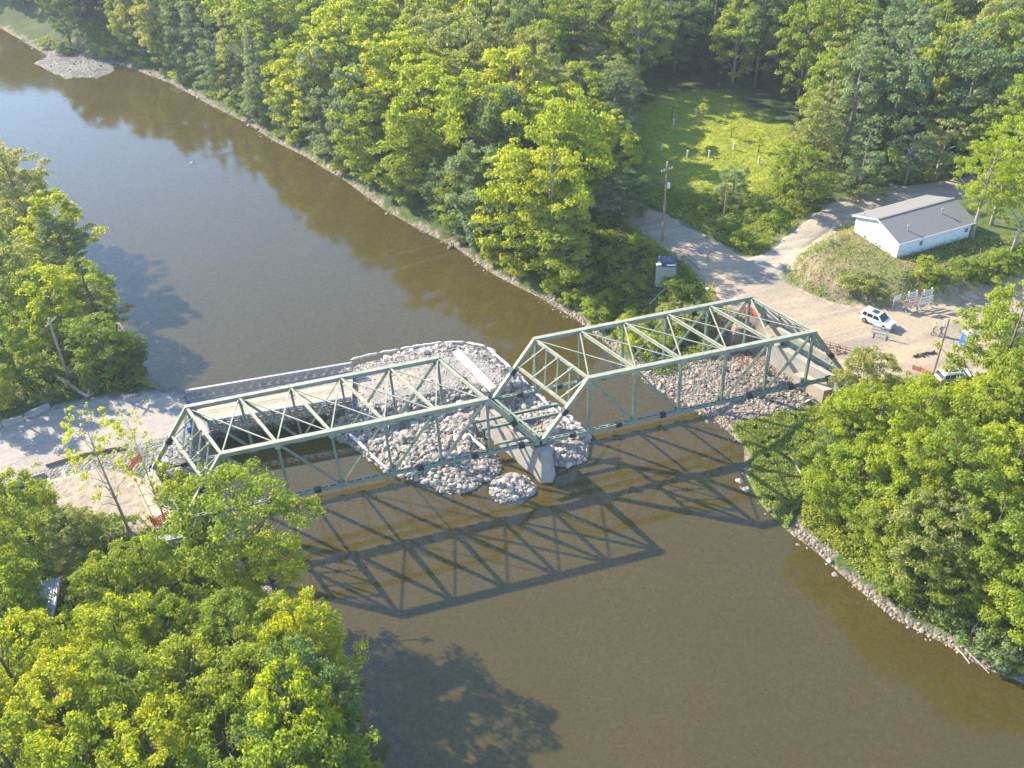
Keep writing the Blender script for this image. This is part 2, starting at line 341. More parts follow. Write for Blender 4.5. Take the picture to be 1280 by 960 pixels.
# left side
e1 = dline(gx,gy,LSHORE); j1 = inside(gx,gy,LLAND); we = np.where(j1, e1, -e1)
s = sst(-1.5,.2,we)*(1-sst(.8,2.2,we+(nf-.5)*2)); col = mixc(col, (.26,.24,.20), s); rock = np.maximum(rock, s)
s = sst(-1.6,.4,sd(gx,gy,RP_L)+(nf-.5)*1.6); col = mixc(col, (.30,.28,.26), s); rock = np.maximum(rock, s*.6)
s = sst(-.5,.8,sd(gx,gy,pp([(40,600),(60,578),(150,556),(230,545),(260,560),(210,590),(160,592),(100,600)],3.6))+(nf-.5)*1.4); col = mixc(col, (.25,.235,.21), s*.85); rock = np.maximum(rock, s*.8)
s = sst(-1.2,.4,sd(gx,gy,SLABP)+(nf-.5)*1.6); col = mixc(col, (.37,.30,.225), s)
s = sst(-1,1,sd(gx,gy,pp([(205,560),(300,560),(330,600),(240,640),(215,610)],2.0))+(nf-.5)*2); col = mixc(col, (.30,.28,.26), s*.8); rock = np.maximum(rock, s*.8)
sP = sd(gx,gy,PLAT); sA = sd(gx,gy,APRON); cw = np.maximum(sst(-5.0,-4.0,sP)*0+sst(-4.5,-3.5,sP)*(gz>.25), sst(-.8,0,sA)); 
for px,py,r,hh in PILES: cw = np.maximum(cw, sst(r*1.15,r*.9,np.hypot(gx-px,gy-py)) if False else (1-sst(r*.9,r*1.15,np.hypot(gx-px,gy-py))))
cw = np.maximum(cw, sst(-1,0,sd(gx,gy,BAR)))
plt = sst(0,.6,sP)
col = mixc(col, (.22,.205,.19), cw); rock = np.maximum(rock, cw)*(1-.8*plt); col = mixc(col, (.31,.285,.26), plt*.9)  # ground under the riprap painted darker, as shade in gaps between stones
tr = np.exp(-((gy-20.6)/.5)**2)+np.exp(-((gy-18.8)/.5)**2); s = sst(0,1,sP)*np.clip(tr,0,1)*(1-sst(-13,-7,gx)); col = mixc(col, (.50,.39,.27), s*.9)
# wet bed
col = col*.74
und = sst(.03,-.12,gz) if False else 1-sst(-.12,.03,gz)
nb = fbm(gx/10, gy/10, 41); bedc = mixc(np.tile(np.array([.265,.188,.055]),(len(gx),1)), (.370,.230,.064), sst(.38,.62,nb)); bedc = mixc(bedc, (.185,.158,.036), sst(.48,.66,nw))
col = col*(1-und[:,None])+bedc*und[:,None]
nx, ny = len(X), len(Y)
idx = np.arange(nx*ny).reshape(ny, nx)
Fq = np.stack([idx[:-1,:-1].ravel(), idx[:-1,1:].ravel(), idx[1:,1:].ravel(), idx[1:,:-1].ravel()], 1)
def groundmat():
    m, t, out = nt('ground'); L = t.links.new
    a = node(t,'ShaderNodeAttribute', attribute_name='col'); rk = node(t,'ShaderNodeAttribute', attribute_name='rock'); wet = node(t,'ShaderNodeAttribute', attribute_name='wet')
    geo = node(t,'ShaderNodeNewGeometry'); P = geo.outputs['Position']
    n1 = node(t,'ShaderNodeTexNoise', i_Scale=1.1, i_Detail=8.0, i_Roughness=.7); L(P, n1.inputs['Vector'])
    mr = node(t,'ShaderNodeMapRange'); mr.inputs['From Min'].default_value=.3; mr.inputs['From Max'].default_value=.7; mr.inputs['To Min'].default_value=.62; mr.inputs['To Max'].default_value=1.38; L(n1.outputs['Fac'], mr.inputs['Value'])
    v = node(t,'ShaderNodeTexVoronoi', i_Scale=3.2, i_Randomness=1.0); L(P, v.inputs['Vector'])
    sx = node(t,'ShaderNodeSeparateColor'); L(v.outputs['Color'], sx.inputs[0])
    m2 = node(t,'ShaderNodeMapRange'); m2.inputs['To Min'].default_value=.55; m2.inputs['To Max'].default_value=1.4; L(sx.outputs[0], m2.inputs['Value'])
    mm = node(t,'ShaderNodeMix', data_type='FLOAT'); 
    mxr = node(t,'ShaderNodeMath', operation='MAXIMUM'); L(rk.outputs['Fac'], mxr.inputs[0]); wsc = node(t,'ShaderNodeMath', operation='MULTIPLY'); wsc.inputs[1].default_value=.45; L(wet.outputs['Fac'], wsc.inputs[0]); L(wsc.outputs[0], mxr.inputs[1])
    L(mxr.outputs[0], mm.inputs[0]); mm.inputs[2].default_value=1.0; L(m2.outputs[0], mm.inputs[3])
    pr = node(t,'ShaderNodeMath', operation='MULTIPLY'); L(mr.outputs[0], pr.inputs[0]); L(mm.outputs[0], pr.inputs[1])
    sc = node(t,'ShaderNodeVectorMath', operation='SCALE'); L(a.outputs['Color'], sc.inputs[0]); L(pr.outputs[0], sc.inputs['Scale'])
    b = node(t,'ShaderNodeBsdfPrincipled', i_Roughness=.95); b.inputs['Specular IOR Level'].default_value=.15; L(sc.outputs[0], b.inputs['Base Color'])
    hh = node(t,'ShaderNodeMath', operation='MULTIPLY'); L(v.outputs['Distance'], hh.inputs[0]); L(mxr.outputs[0], hh.inputs[1]); 
    h2 = node(t,'ShaderNodeMath', operation='SUBTRACT'); L(n1.outputs['Fac'], h2.inputs[0]); L(hh.outputs[0], h2.inputs[1])
    bp = node(t,'ShaderNodeBump', i_Strength=.75, i_Distance=.35); L(h2.outputs[0], bp.inputs['Height']); L(bp.outputs[0], b.inputs['Normal'])
    L(b.outputs[0], out.inputs['Surface']); return m
M['ground'] = groundmat()
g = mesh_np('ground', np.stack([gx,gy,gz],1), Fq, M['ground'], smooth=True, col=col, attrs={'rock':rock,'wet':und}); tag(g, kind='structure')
# ------------------------------------------------------------------ river
def watermat():
    m, t, out = nt('river_water'); L = t.links.new
    geo = node(t,'ShaderNodeNewGeometry'); P = geo.outputs['Position']
    mp = node(t,'ShaderNodeMapping'); mp.inputs['Rotation'].default_value=(0,0,.55); mp.inputs['Scale'].default_value=(1.4,.7,1); L(P, mp.inputs['Vector'])
    n1 = node(t,'ShaderNodeTexNoise', i_Scale=1.6, i_Detail=5.0, i_Roughness=.6); L(mp.outputs[0], n1.inputs['Vector'])
    n2 = node(t,'ShaderNodeTexNoise', i_Scale=.07, i_Detail=3.0); L(mp.outputs[0], n2.inputs['Vector'])
    ad = node(t,'ShaderNodeMath', operation='MULTIPLY'); L(n1.outputs['Fac'], ad.inputs[0]); L(n2.outputs['Fac'], ad.inputs[1])
    bp = node(t,'ShaderNodeBump', i_Strength=.13, i_Distance=.12); L(ad.outputs[0], bp.inputs['Height'])
    fr = node(t,'ShaderNodeFresnel', i_IOR=1.46); L(bp.outputs[0], fr.inputs['Normal'])
    tr = node(t,'ShaderNodeBsdfTransparent'); tr.inputs[0].default_value=(.88,.86,.76,1)
    df = node(t,'ShaderNodeBsdfDiffuse'); df.inputs[0].default_value=(.112,.084,.022,1)
    m0 = node(t,'ShaderNodeMixShader'); m0.inputs[0].default_value=.38; L(tr.outputs[0], m0.inputs[1]); L(df.outputs[0], m0.inputs[2])
    gl = node(t,'ShaderNodeBsdfGlossy', i_Roughness=.04); L(bp.outputs[0], gl.inputs['Normal'])
    ms = node(t,'ShaderNodeMixShader'); L(fr.outputs[0], ms.inputs[0]); L(m0.outputs[0], ms.inputs[1]); L(gl.outputs[0], ms.inputs[2])
    L(ms.outputs[0], out.inputs['Surface']); return m
M['water'] = watermat()
b = MB(); b.add([(-600,-600,0),(600,-600,0),(600,700,0),(-600,700,0)], [(0,1,2,3)]); w = b.build('river_water', M['water']); tag(w, kind='structure')
# ------------------------------------------------------------------ roads
def strip(name, pairs, zf, mat, seg=1.0, nw_=10, lift=.07):
    L_ = []; 
    for a, b in pairs: L_.append((np.array(zf(*a)), np.array(zf(*b))))
    rows = []
    for i in range(len(L_)-1):
        a0, b0 = L_[i]; a1, b1 = L_[i+1]; n = max(2, int(np.linalg.norm((a1+b1-a0-b0)/2)/seg))
        for k in range(n + (i == len(L_)-2)):
            t = k/n; A = a0*(1-t)+a1*t; B = b0*(1-t)+b1*t; j = (random.random()-.5)*.5; j2 = (random.random()-.5)*.5
            dirv = (B-A)/np.linalg.norm(B-A)
            rows.append([(A+dirv*j)*(1-s/nw_)+(B+dirv*j2)*s/nw_ for s in range(nw_+1)])
    R_ = np.array(rows)[:, :, :2]; xs = R_[:,:,0].ravel(); ys = R_[:,:,1].ravel(); zs = H0(xs, ys)+lift
    e = np.tile(np.array([ -lift*1.6]+[0]*(nw_-1)+[-lift*1.6]), len(rows)); zs = zs+e
    ii = np.arange(len(rows)*(nw_+1)).reshape(len(rows), nw_+1)
    Fq = np.stack([ii[:-1,:-1].ravel(), ii[:-1,1:].ravel(), ii[1:,1:].ravel(), ii[1:,:-1].ravel()],1)
    return tag(mesh_np(name, np.stack([xs,ys,zs],1), Fq, mat, smooth=True), kind='structure')
def roadmat(name, c1, c2, sc=.35):
    c1 = tuple(c*.68 for c in c1); c2 = tuple(c*.68 for c in c2)
    m, t, out = nt(name); L = t.links.new; geo = node(t,'ShaderNodeNewGeometry'); P = geo.outputs['Position']
    mp = node(t,'ShaderNodeMapping'); mp.inputs['Rotation'].default_value=(0,0,.12); mp.inputs['Scale'].default_value=(.45,2.2,1); L(P, mp.inputs['Vector'])
    n1 = node(t,'ShaderNodeTexNoise', i_Scale=sc, i_Detail=9.0, i_Roughness=.62, i_Distortion=.6); L(mp.outputs[0], n1.inputs['Vector'])
    r = node(t,'ShaderNodeMapRange'); r.inputs['From Min'].default_value=.36; r.inputs['From Max'].default_value=.64; L(n1.outputs['Fac'], r.inputs['Value'])
    mx = node(t,'ShaderNodeMix', data_type='RGBA'); L(r.outputs[0], mx.inputs[0]); mx.inputs[6].default_value=(*c1,1); mx.inputs[7].default_value=(*c2,1)
    v = node(t,'ShaderNodeTexVoronoi', i_Scale=5.0); L(P, v.inputs['Vector']); s = node(t,'ShaderNodeSeparateColor'); L(v.outputs['Color'], s.inputs[0])
    m2 = node(t,'ShaderNodeMapRange'); m2.inputs['To Min'].default_value=.85; m2.inputs['To Max'].default_value=1.15; L(s.outputs[0], m2.inputs['Value'])
    sc_ = node(t,'ShaderNodeVectorMath', operation='SCALE'); L(mx.outputs[2], sc_.inputs[0]); L(m2.outputs[0], sc_.inputs['Scale'])
    b = node(t,'ShaderNodeBsdfPrincipled', i_Roughness=.95); L(sc_.outputs[0], b.inputs['Base Color'])
    bp = node(t,'ShaderNodeBump', i_Strength=.35, i_Distance=.15); L(n1.outputs['Fac'], bp.inputs['Height']); L(bp.outputs[0], b.inputs['Normal'])
    L(b.outputs[0], out.inputs['Surface']); return m
M['road'] = roadmat('gravel_road', (.25,.215,.175), (.43,.325,.205), .16)
M['drive'] = roadmat('dirt_track', (.27,.23,.18), (.42,.35,.27), .4)
M['lroad'] = roadmat('crushed_stone', (.29,.26,.225), (.39,.335,.265), .25)
strip('gravel_road', ROADA, lambda u,v: at(u,v,5.75), M['road'], nw_=24, lift=.10)
strip('dirt_driveway', [(tuple(a),tuple(b)) for a,b in DRIVE], lambda u,v: atg(u,v), M['drive'], nw_=8, lift=.14)
strip('stone_causeway_road', LROAD, lambda u,v: at(u,v,3.5), M['lroad'], nw_=12, lift=.06)
# ------------------------------------------------------------------ rocks
t_ = (1+5**.5)/2
ICO_V = np.array([(-1,t_,0),(1,t_,0),(-1,-t_,0),(1,-t_,0),(0,-1,t_),(0,1,t_),(0,-1,-t_),(0,1,-t_),(t_,0,-1),(t_,0,1),(-t_,0,-1),(-t_,0,1)])/math.sqrt(1+t_*t_)
ICO_F = np.array([(0,11,5),(0,5,1),(0,1,7),(0,7,10),(0,10,11),(1,5,9),(5,11,4),(11,10,2),(10,7,6),(7,1,8),(3,9,4),(3,4,2),(3,2,6),(3,6,8),(3,8,9),(4,9,5),(2,4,11),(6,2,10),(8,6,7),(9,8,1)])
def rocks(name, pts, sizes, mat, sink=.25, flat=.65):
    n = len(pts); q = RNG.normal(size=(n,4)); q /= np.linalg.norm(q,axis=1)[:,None]
    a,b,c,d = q.T; R = np.stack([1-2*(c*c+d*d),2*(b*c-a*d),2*(b*d+a*c),2*(b*c+a*d),1-2*(b*b+d*d),2*(c*d-a*b),2*(b*d-a*c),2*(c*d+a*b),1-2*(b*b+c*c)],1).reshape(n,3,3)
    sc = sizes[:,None]*RNG.uniform(.55,1.1,(n,3)); jit = 1+RNG.uniform(-.28,.28,(n,12,1))
    V = ICO_V[None]*jit*sc[:,None,:]; V = np.einsum('nij,nkj->nki', R, V); V[:,:,2] *= flat
    V += pts[:,None,:]; V[:,:,2] += (sizes*(.5-sink))[:,None]*flat
    Fc = (ICO_F[None]+12*np.arange(n)[:,None,None]).reshape(-1,3)
    tint = np.repeat(RNG.uniform(0,1,n)**.8, 12)
    return mesh_np(name, V.reshape(-1,3), Fc, mat, attrs={'tint':tint})
def scatter(poly, n, z=None):
    P = np.array(poly)[:, :2]; lo = P.min(0); hi = P.max(0); out = np.zeros((0,2))
    while len(out) < n:
        q = RNG.uniform(lo, hi, (n*2,2)); out = np.concatenate([out, q[inside(q[:,0],q[:,1],P)]])
    out = out[:n]; return np.concatenate([out, H0(out[:,0],out[:,1])[:,None]],1)
big = [(p[0],p[1]) for p in pp([(395,540),(425,455),(500,425),(565,415),(620,420),(680,470),(745,545),(735,590),(640,625),(560,625),(480,610)], .5)]
p1 = scatter(big, 34000)
sP = sd(p1[:,0],p1[:,1],PLAT); sA = sd(p1[:,0],p1[:,1],APRON); kp = ((sP<.3)&(sP>-5)&(p1[:,2]>.0))|((sA>-.4)&(p1[:,2]>-.1)&(sP<.3))
for px,py,r,hh in PILES: kp |= (np.hypot(p1[:,0]-px,p1[:,1]-py)<r*1.02)
p1 = p1[kp]; p1 = p1[sd(p1[:,0],p1[:,1],PLAT)<-.15]; sz = RNG.uniform(.08,.30,len(p1))*(1+1.1*(RNG.random(len(p1))<.09))*(.75+.6*vnoise(p1[:,0]/2,p1[:,1]/2,95))
o = rocks('riprap', p1, sz, M['riprap']); tag(o, 'pale angular limestone riprap heaped round the causeway end and pier', 'riprap', kind='stuff')
p2 = scatter(PLAT, 1500); s = sd(p2[:,0],p2[:,1],PLAT); edge = (s<1.2)|((p2[:,0]>-6)&(p2[:,1]>22)&(RNG.random(len(p2))<.8)); p2 = p2[edge | (RNG.random(len(p2))<.15)]
o = rocks('crushed_stone', p2, RNG.uniform(.07,.2,len(p2)), M['riprap']); tag(o, 'small crushed grey stone spread over the top of the causeway', 'crushed stone', kind='stuff')
# cobbles along the right shore and the beach by the abutment
def along(P, n, lo, hi, ymin=-60, ymax=400):
    P = np.array(P); seg = P[1:]-P[:-1]; L_ = np.hypot(*seg.T); c = np.concatenate([[0],np.cumsum(L_)]); u = RNG.uniform(0, c[-1], n*3)
    i = np.clip(np.searchsorted(c,u)-1,0,len(seg)-1); t = (u-c[i])/L_[i]; q = P[i]+seg[i]*t[:,None]; nrm = np.stack([-seg[i][:,1],seg[i][:,0]],1)/L_[i][:,None]
    q = q+nrm*RNG.uniform(lo,hi,len(u))[:,None]+RNG.normal(0,.3,(len(u),2)); q = q[(q[:,1]>ymin)&(q[:,1]<ymax)][:n]
    return np.concatenate([q, H0(q[:,0],q[:,1])[:,None]],1)
pa = along(RSHORE, 3000, -1.7, .5, 14, 215); pb_ = along(RSHORE, 2600, -1.9, .6, -46, 14)
pc = scatter(pp([(800,468),(830,488),(880,513),(935,520),(1000,510),(1050,480),(1040,465),(985,470),(930,462),(880,445),(830,440)],1.0), 5200)
pd = along(LSHORE, 1400, -1.8, .5, -46, 100); pe = scatter(BAR, 700); pf = scatter(pp([(205,560),(300,560),(330,600),(240,640),(215,610)],2.0), 700)
pa = pa[vnoise(pa[:,0]/3.5,pa[:,1]/3.5,91)>.42]; pb_ = pb_[vnoise(pb_[:,0]/2.5,pb_[:,1]/2.5,93)>.30]
P_ = np.concatenate([pa,pb_,pc,pd,pe,pf]); sz = RNG.uniform(.06,.21,len(P_))*(1+1.2*(RNG.random(len(P_))<.06)); keep = P_[:,2]>-.35
o = rocks('shore_cobbles', P_[keep], sz[keep], M['cobble']); tag(o, 'pale cobbles and stones lining the river margins', 'cobbles', kind='stuff')
q = np.stack([RNG.uniform(-28,40,5200), RNG.uniform(-46,28,5200)],1); z = H0(q[:,0],q[:,1]); k = z<-.15; q = np.concatenate([q, z[:,None]],1)[k]
o = rocks('riverbed_stones', q, RNG.uniform(.07,.26,len(q))**1.0*(1+1.2*(RNG.random(len(q))<.02)), M['bedrock'], flat=.4); tag(o, 'brown stones lying on the shallow riverbed', 'riverbed stones', kind='stuff')
# single boulders
for (u,v,r,lab) in [(923,600,.50,'pale boulder in the shallows, uppermost of the loose ones below the grass tongue'),(927,610,.38,'small white boulder touching a bigger one at the edge of the grass tongue'),(933,611,.62,'largest white boulder at the foot of the grass tongue'),(961,638,.42,'lone white stone by the shadow tip at the right shore'),(603,308+0,.0,''),(1037,701,.42,'round white stone at the waterline below the right bank trees'),(1044,718,.36,'white stone lying just in the water off the cobble bank'),(995,796,.22,'tiny pale stone showing in mid river'),(240,203,.5,'small pale rock breaking the surface far up the open river'),(563,309,.75,'flat pale boulder at the forest shore')]:
    if r == 0: continue
    c = at(u,v,.1); o = rocks('boulder', np.array([[c[0],c[1],max(-.2,Hs(c[0],c[1]))]]), np.array([r]), M['riprap'], sink=.1); tag(o, lab, 'boulder')
    me = o.data; me.transform(Matrix.Translation(-Vector((c[0],c[1],0)))); o.location = (c[0],c[1],0)
exec_after = []
# ------------------------------------------------------------------ the two steel truss spans
def truss(x0, P, name, label, seed):
    """x0 = first bearing, P = panel length; near truss y=0, far truss y=TW, skewed by SK"""
    rnd = random.Random(seed)
    t = thing(name, label, 'bridge span', (x0, 0, ZB), group='steel through truss spans')
    def L(i, s): return Vector((x0+i*P+s*SK, s*TW, ZB))
    def U(i, s): return L(i, s)+Vector((0,0,TH))
    st, sw = M['steel'], M['steel2']
    for s in (0,1):
        b = MB(); a, e = U(1,s), U(6,s)
        for k in (-1,1):
            b.beam(a, e, .03, .46, off=(k*.21,0), ext=.18)
            for q in (-1,1): b.beam(a, e, .09, .02, off=(k*.26,q*.22), ext=.18)
        b.beam(a, e, .55, .025, off=(0,.245), ext=.2)
        n = 60                                              # lacing below
        for k in range(n):
            p = a.lerp(e, k/n); q = a.lerp(e, (k+1)/n); sg = 1 if k%2 else -1
            b.beam(p+Vector((0,-.2*sg,-.235)), q+Vector((0,.2*sg,-.235)), .05, .015)
        for i in (1.5,2.5,3.5,4.5,5.5):                     # splice plates
            c = U(i, s); b.beam(c-Vector((.35,0,0)), c+Vector((.35,0,0)), .51, .40)
        b.build('top_chord', sw, t)
        b = MB()
        for i in range(7):
            a, e = L(i,s), L(i+1,s)
            for k in (-1,1):
                b.beam(a, e, .035, .34, off=(k*.19,0)); b.beam(a, e, .10, .02, off=(k*.15,.17)); b.beam(a, e, .10, .02, off=(k*.15,-.17))
            for k in range(6):
                c = a.lerp(e, (k+.5)/6); b.beam(c+Vector((0,-.17,.185)), c+Vector((0,.17,.185)), .22, .015)
        b.build('bottom_chord', st, t)
        for i, j in ((0,1),(7,6)):
            a, e = L(i,s), U(j,s); b = MB(); d = (e-a).normalized()
            for k in (-1,1): b.beam(a, e, .03, .44, off=(k*.2,0), up=(0,0,1), ext=.05)
            b.beam(a, e, .50, .025, off=(0,.23)); b.beam(a, e, .40, .025, off=(0,-.22))
            b.build('end_post', sw, t)
        for i in range(1,7):
            a, e = L(i,s), U(i,s); b = MB(); hw = .13 if i in (1,6) else .17
            for k in (-1,1):
                b.beam(a, e, .02, .26, up=(1,0,0), off=(k*hw,0)); b.beam(a, e, .07, .02, up=(1,0,0), off=(k*hw,.12)); b.beam(a, e, .07, .02, up=(1,0,0), off=(k*hw,-.12))
            n = 16
            for k in range(n):
                sg = 1 if k%2 else -1; p = a.lerp(e,k/n); q = a.lerp(e,(k+1)/n)
                for f in (-.12,.12): b.beam(p+Vector((f,-hw*sg,0)), q+Vector((f,hw*sg,0)), .045, .015, up=(1,0,0))
            b.build('vertical', st, t)
        for i, j, w in ((2,1,.24),(3,2,.20),(4,3,.06),(3,4,.06),(4,5,.20),(5,6,.24)):
            a, e = L(i,s), U(j,s); b = MB()
            for k in (-1,1): b.beam(a, e, .03 if w>.1 else .035, w, off=(k*.12,0))
            if w > .1:
                for k in range(5): c = a.lerp(e,(k+.6)/5.4); d = (e-a).normalized()*.12; b.beam(c-d, c+d, .24, .02)
            b.build('diagonal', st, t)
        for i in range(0,8):                                # gusset plates
            c = L(i,s); b = MB()
            for k in (-1,1):
                b.add([c+Vector((x,k*.25,z)) for x,z in ((-.42,-.26),(.42,-.26),(.42,.12),(.22,.55),(-.22,.55),(-.42,.12))]+[c+Vector((x,k*.28,z)) for x,z in ((-.42,-.26),(.42,-.26),(.42,.12),(.22,.55),(-.22,.55),(-.42,.12))],
                      [(0,1,2,3,4,5),(11,10,9,8,7,6)]+[(q,(q+1)%6,(q+1)%6+6,q+6) for q in range(6)])
            b.box(c+Vector((0,0,-.2)), (.8,.46,.04)); b.build('gusset_plate', st, t)
        for i in range(1,7):
            c = U(i,s); b = MB()
            for k in (-1,1): b.box(c+Vector((0,k*.26,-.25)), (.62,.025,.75))
            b.box(c+Vector((0,0,-.61)), (.5,.53,.03))
            b.build('gusset_plate', sw, t)
        # black charge covers wrapped on the members
        for i in range(7):
            if rnd.random() < .08 : continue
            f = .60+rnd.uniform(-.08,.08); c = L(i,s).lerp(L(i+1,s), f); b = MB(); b.box(c+Vector((0,0,.02)), (.72,.62,.56)); b.box(c+Vector((.1,0,.31)), (.3,.5,.06)); b.box(c+Vector((-.1,-.33,0)), (.4,.06,.4))
            b.build('charge_cover', M['black'], t, bevel=.05)
        for i,j in ((0,1),(7,6)):
            a, e = L(i,s), U(j,s); p = a.lerp(e,.44); q = a.lerp(e,.53); b = MB(); b.beam(p, q, .68, .60); b.beam(p.lerp(q,.3), p.lerp(q,.8), .74, .66); b.build('charge_cover', M['black'], t, bevel=.05)
    for i in range(1,7):
        a, e = U(i,0), U(i,1); b = MB()
        if i in (1,6):
            # portal between the end posts: top strut, lower strut and diamond lattice
            L0a, L0b = (L(0,0), L(0,1)) if i == 1 else (L(7,0), L(7,1))
            fr = .43; la, lb = a.lerp(L0a, fr), e.lerp(L0b, fr); nrm = (a-L0a).normalized()
            for A_, B_ in ((a,e),(la,lb)):
                b.beam(A_, B_, .30, .05, off=(0,.14)); b.beam(A_, B_, .30, .05, off=(0,-.14)); b.beam(A_, B_, .04, .28)
            def g(k, r): return a.lerp(e,1-k).lerp(la.lerp(lb,1-k), r)
            f1 = [(k, min(k+.33,1.0)) for k in (0,.22,.44,.66)]; f2 = [(k+.15, k) for k in (.05,.31,.57,.83)]
            for kt, kb in f1+f2: b.beam(g(kt,0), g(kb,1), .17, .14)
            for kt, kb in f1:
                for qt, qb in f2:
                    den = (kb-kt)-(qb-qt)
                    r = (qt-kt)/den if abs(den) > 1e-6 else -1
                    if 0 < r < 1: c = g(kt+(kb-kt)*r, r); b.box(c, (.42,.42,.16))
            b.build('portal_frame', sw, t)
        else:
            b.beam(a, e, .26, .04, off=(0,.16)); b.beam(a, e, .26, .04, off=(0,-.16)); b.beam(a, e, .03, .30)
            # shallow sway brackets
            for p, q in ((a,e),(e,a)):
                c = p.lerp(q,.14); b.beam(p+Vector((0,0,-1.3)), c+Vector((0,0,-.1)), .10, .10)
            b.build('top_strut', sw, t)
    for i in range(1,6):
        for A_, B_ in ((U(i,0),U(i+1,1)),(U(i+1,0),U(i,1))):
            b = MB(); dz = Vector((0,0,.05 if A_ is None else (.03 if A_.x<B_.x-SK else -.03)))
            b.beam(A_+dz, B_+dz, .14, .10); b.build('top_lateral_brace', sw, t)
    # floor beams stay only at the bearings
    for i in (0,7):
        a, e = L(i,0), L(i,1); b = MB(); b.beam(a, e, .30, .03, off=(0,.35)); b.beam(a, e, .30, .03, off=(0,-.35)); b.beam(a, e, .03, .7)
        for k in range(1,9): c = a.lerp(e,k/9); b.box(c,(.16,.03,.64))
        b.build('end_floor_beam', st, t)
    for i in (0,7):
        for s in (0,1):
            b = MB(); c = L(i,s); b.box(c+Vector((0,0,-.35)), (.5,.5,.24)); b.box(c+Vector((0,0,-.5)), (.8,.7,.08)); b.build('bearing', M['rust'], t)
    return t, L, U
XA = -GAP/2-7*S; PB = S*.984705; XB = GAP/2
tA, LA, UA = truss(XA, S, 'truss_span', 'faded green steel truss span beside the gravel causeway, its left end at the orange fencing', 3)
tB, LB, UB = truss(XB, PB, 'truss_span', 'faded green steel truss span over open water, ending at the sandy abutment', 5)
# stringers still lying over the pier (short stubs of the old floor)
st = thing('steel_stringer', 'pair of long pale green floor beams lying above the pier beneath the portals', 'steel beams', (0, TW*.5, ZB))
for fy, x0, x1 in ((.62,-4.6,6.2),(.45,-4.4,6.4)):
    b = MB(); y = TW*fy; ox = SK*fy
    for dz in (.16,-.16): b.box(((x0+x1)/2+ox, y, ZB+.05+dz), (x1-x0, .26, .03))
    b.box(((x0+x1)/2+ox, y, ZB+.05), (x1-x0, .03, .32)); b.build('beam', M['steel'], st)
b = MB(); b.box((SK*.12-2.3, TW*.12, ZB+.05), (5.0,.28,.3)); b.build('beam', M['steel'], st)
# pier
def skew(x, f): return Vector((x+SK*f, TW*f, 0))
pier = thing('bridge_pier', 'tall skewed concrete pier between the two truss spans with pointed cutwater nose', 'pier', (0,0,0))
d = Vector((SK, TW, 0)).normalized(); nrm = Vector((d.y,-d.x,0))
a = skew(0,0)-d*1.15; e = skew(0,1)+d*1.15
def ring(ext, hw, z, nose): return [a-d*(ext+nose)+Vector((0,0,z)), a-d*ext+nrm*hw+Vector((0,0,z)), e+d*ext+nrm*hw+Vector((0,0,z)), e+d*(ext+nose)+Vector((0,0,z)), e+d*ext-nrm*hw+Vector((0,0,z)), a-d*ext-nrm*hw+Vector((0,0,z))]
lv = [(0.3,1.12,-1.2,.75),(.25,1.08,.25,.75),(0,.72,ZB-1.05,.4)]
b = MB()
for k in range(len(lv)):
    b.v += [tuple(q) for q in ring(lv[k][0],lv[k][1],lv[k][2],lv[k][3])]
for k in range(len(lv)-1):
    for q in range(6): b.f.append((k*6+q,k*6+(q+1)%6,k*6+6+(q+1)%6,k*6+6+q)); b.m.append(0)
b.f.append(tuple(range(12,18))); b.m.append(0); b.build('pier_shaft', M['concrete'], pier)
b = MB(); r0 = ring(.12,.86,ZB-1.05+.0,.42); r1 = ring(.12,.86,ZB-.55,.42); b.add(r0+r1, [tuple(reversed(range(6))), tuple(range(6,12))]+[(q,(q+1)%6,(q+1)%6+6,q+6) for q in range(6)]); b.build('pier_cap', M['concrete'], pier, bevel=.06)
# right abutment
ab = thing('bridge_abutment', 'pale concrete abutment with stepped seat under the right end of the truss', 'abutment', (XB+7*PB,0,0))
xr = XB+7*PB
def blk(b, x0, x1, f0, f1, z0, z1):
    P = [skew(x0,f0), skew(x1,f0), skew(x1,f1), skew(x0,f1)]; b.prism([(p.x,p.y) for p in P], z0, z1)
b = MB(); blk(b, xr-1.0, xr+1.2, -.16, 1.12, -.2, ZB-.55); b.build('bridge_seat', M['concrete'], ab, bevel=.05)
b = MB(); blk(b, xr+.75, xr+1.7, -.2, 1.16, 1.0, ZB+.75); b.build('back_wall', M['concrete'], ab, bevel=.04)
b = MB(); blk(b, xr-2.3, xr-1.02, .02, .5, -.2, 2.9); b.build('footing_block', M['slab'], ab, bevel=.06)
b = MB(); blk(b, xr-.6, xr+3.6, -.34, -.21, .0, ZB+.3); b.build('wing_wall', M['concrete'], ab, bevel=.04)
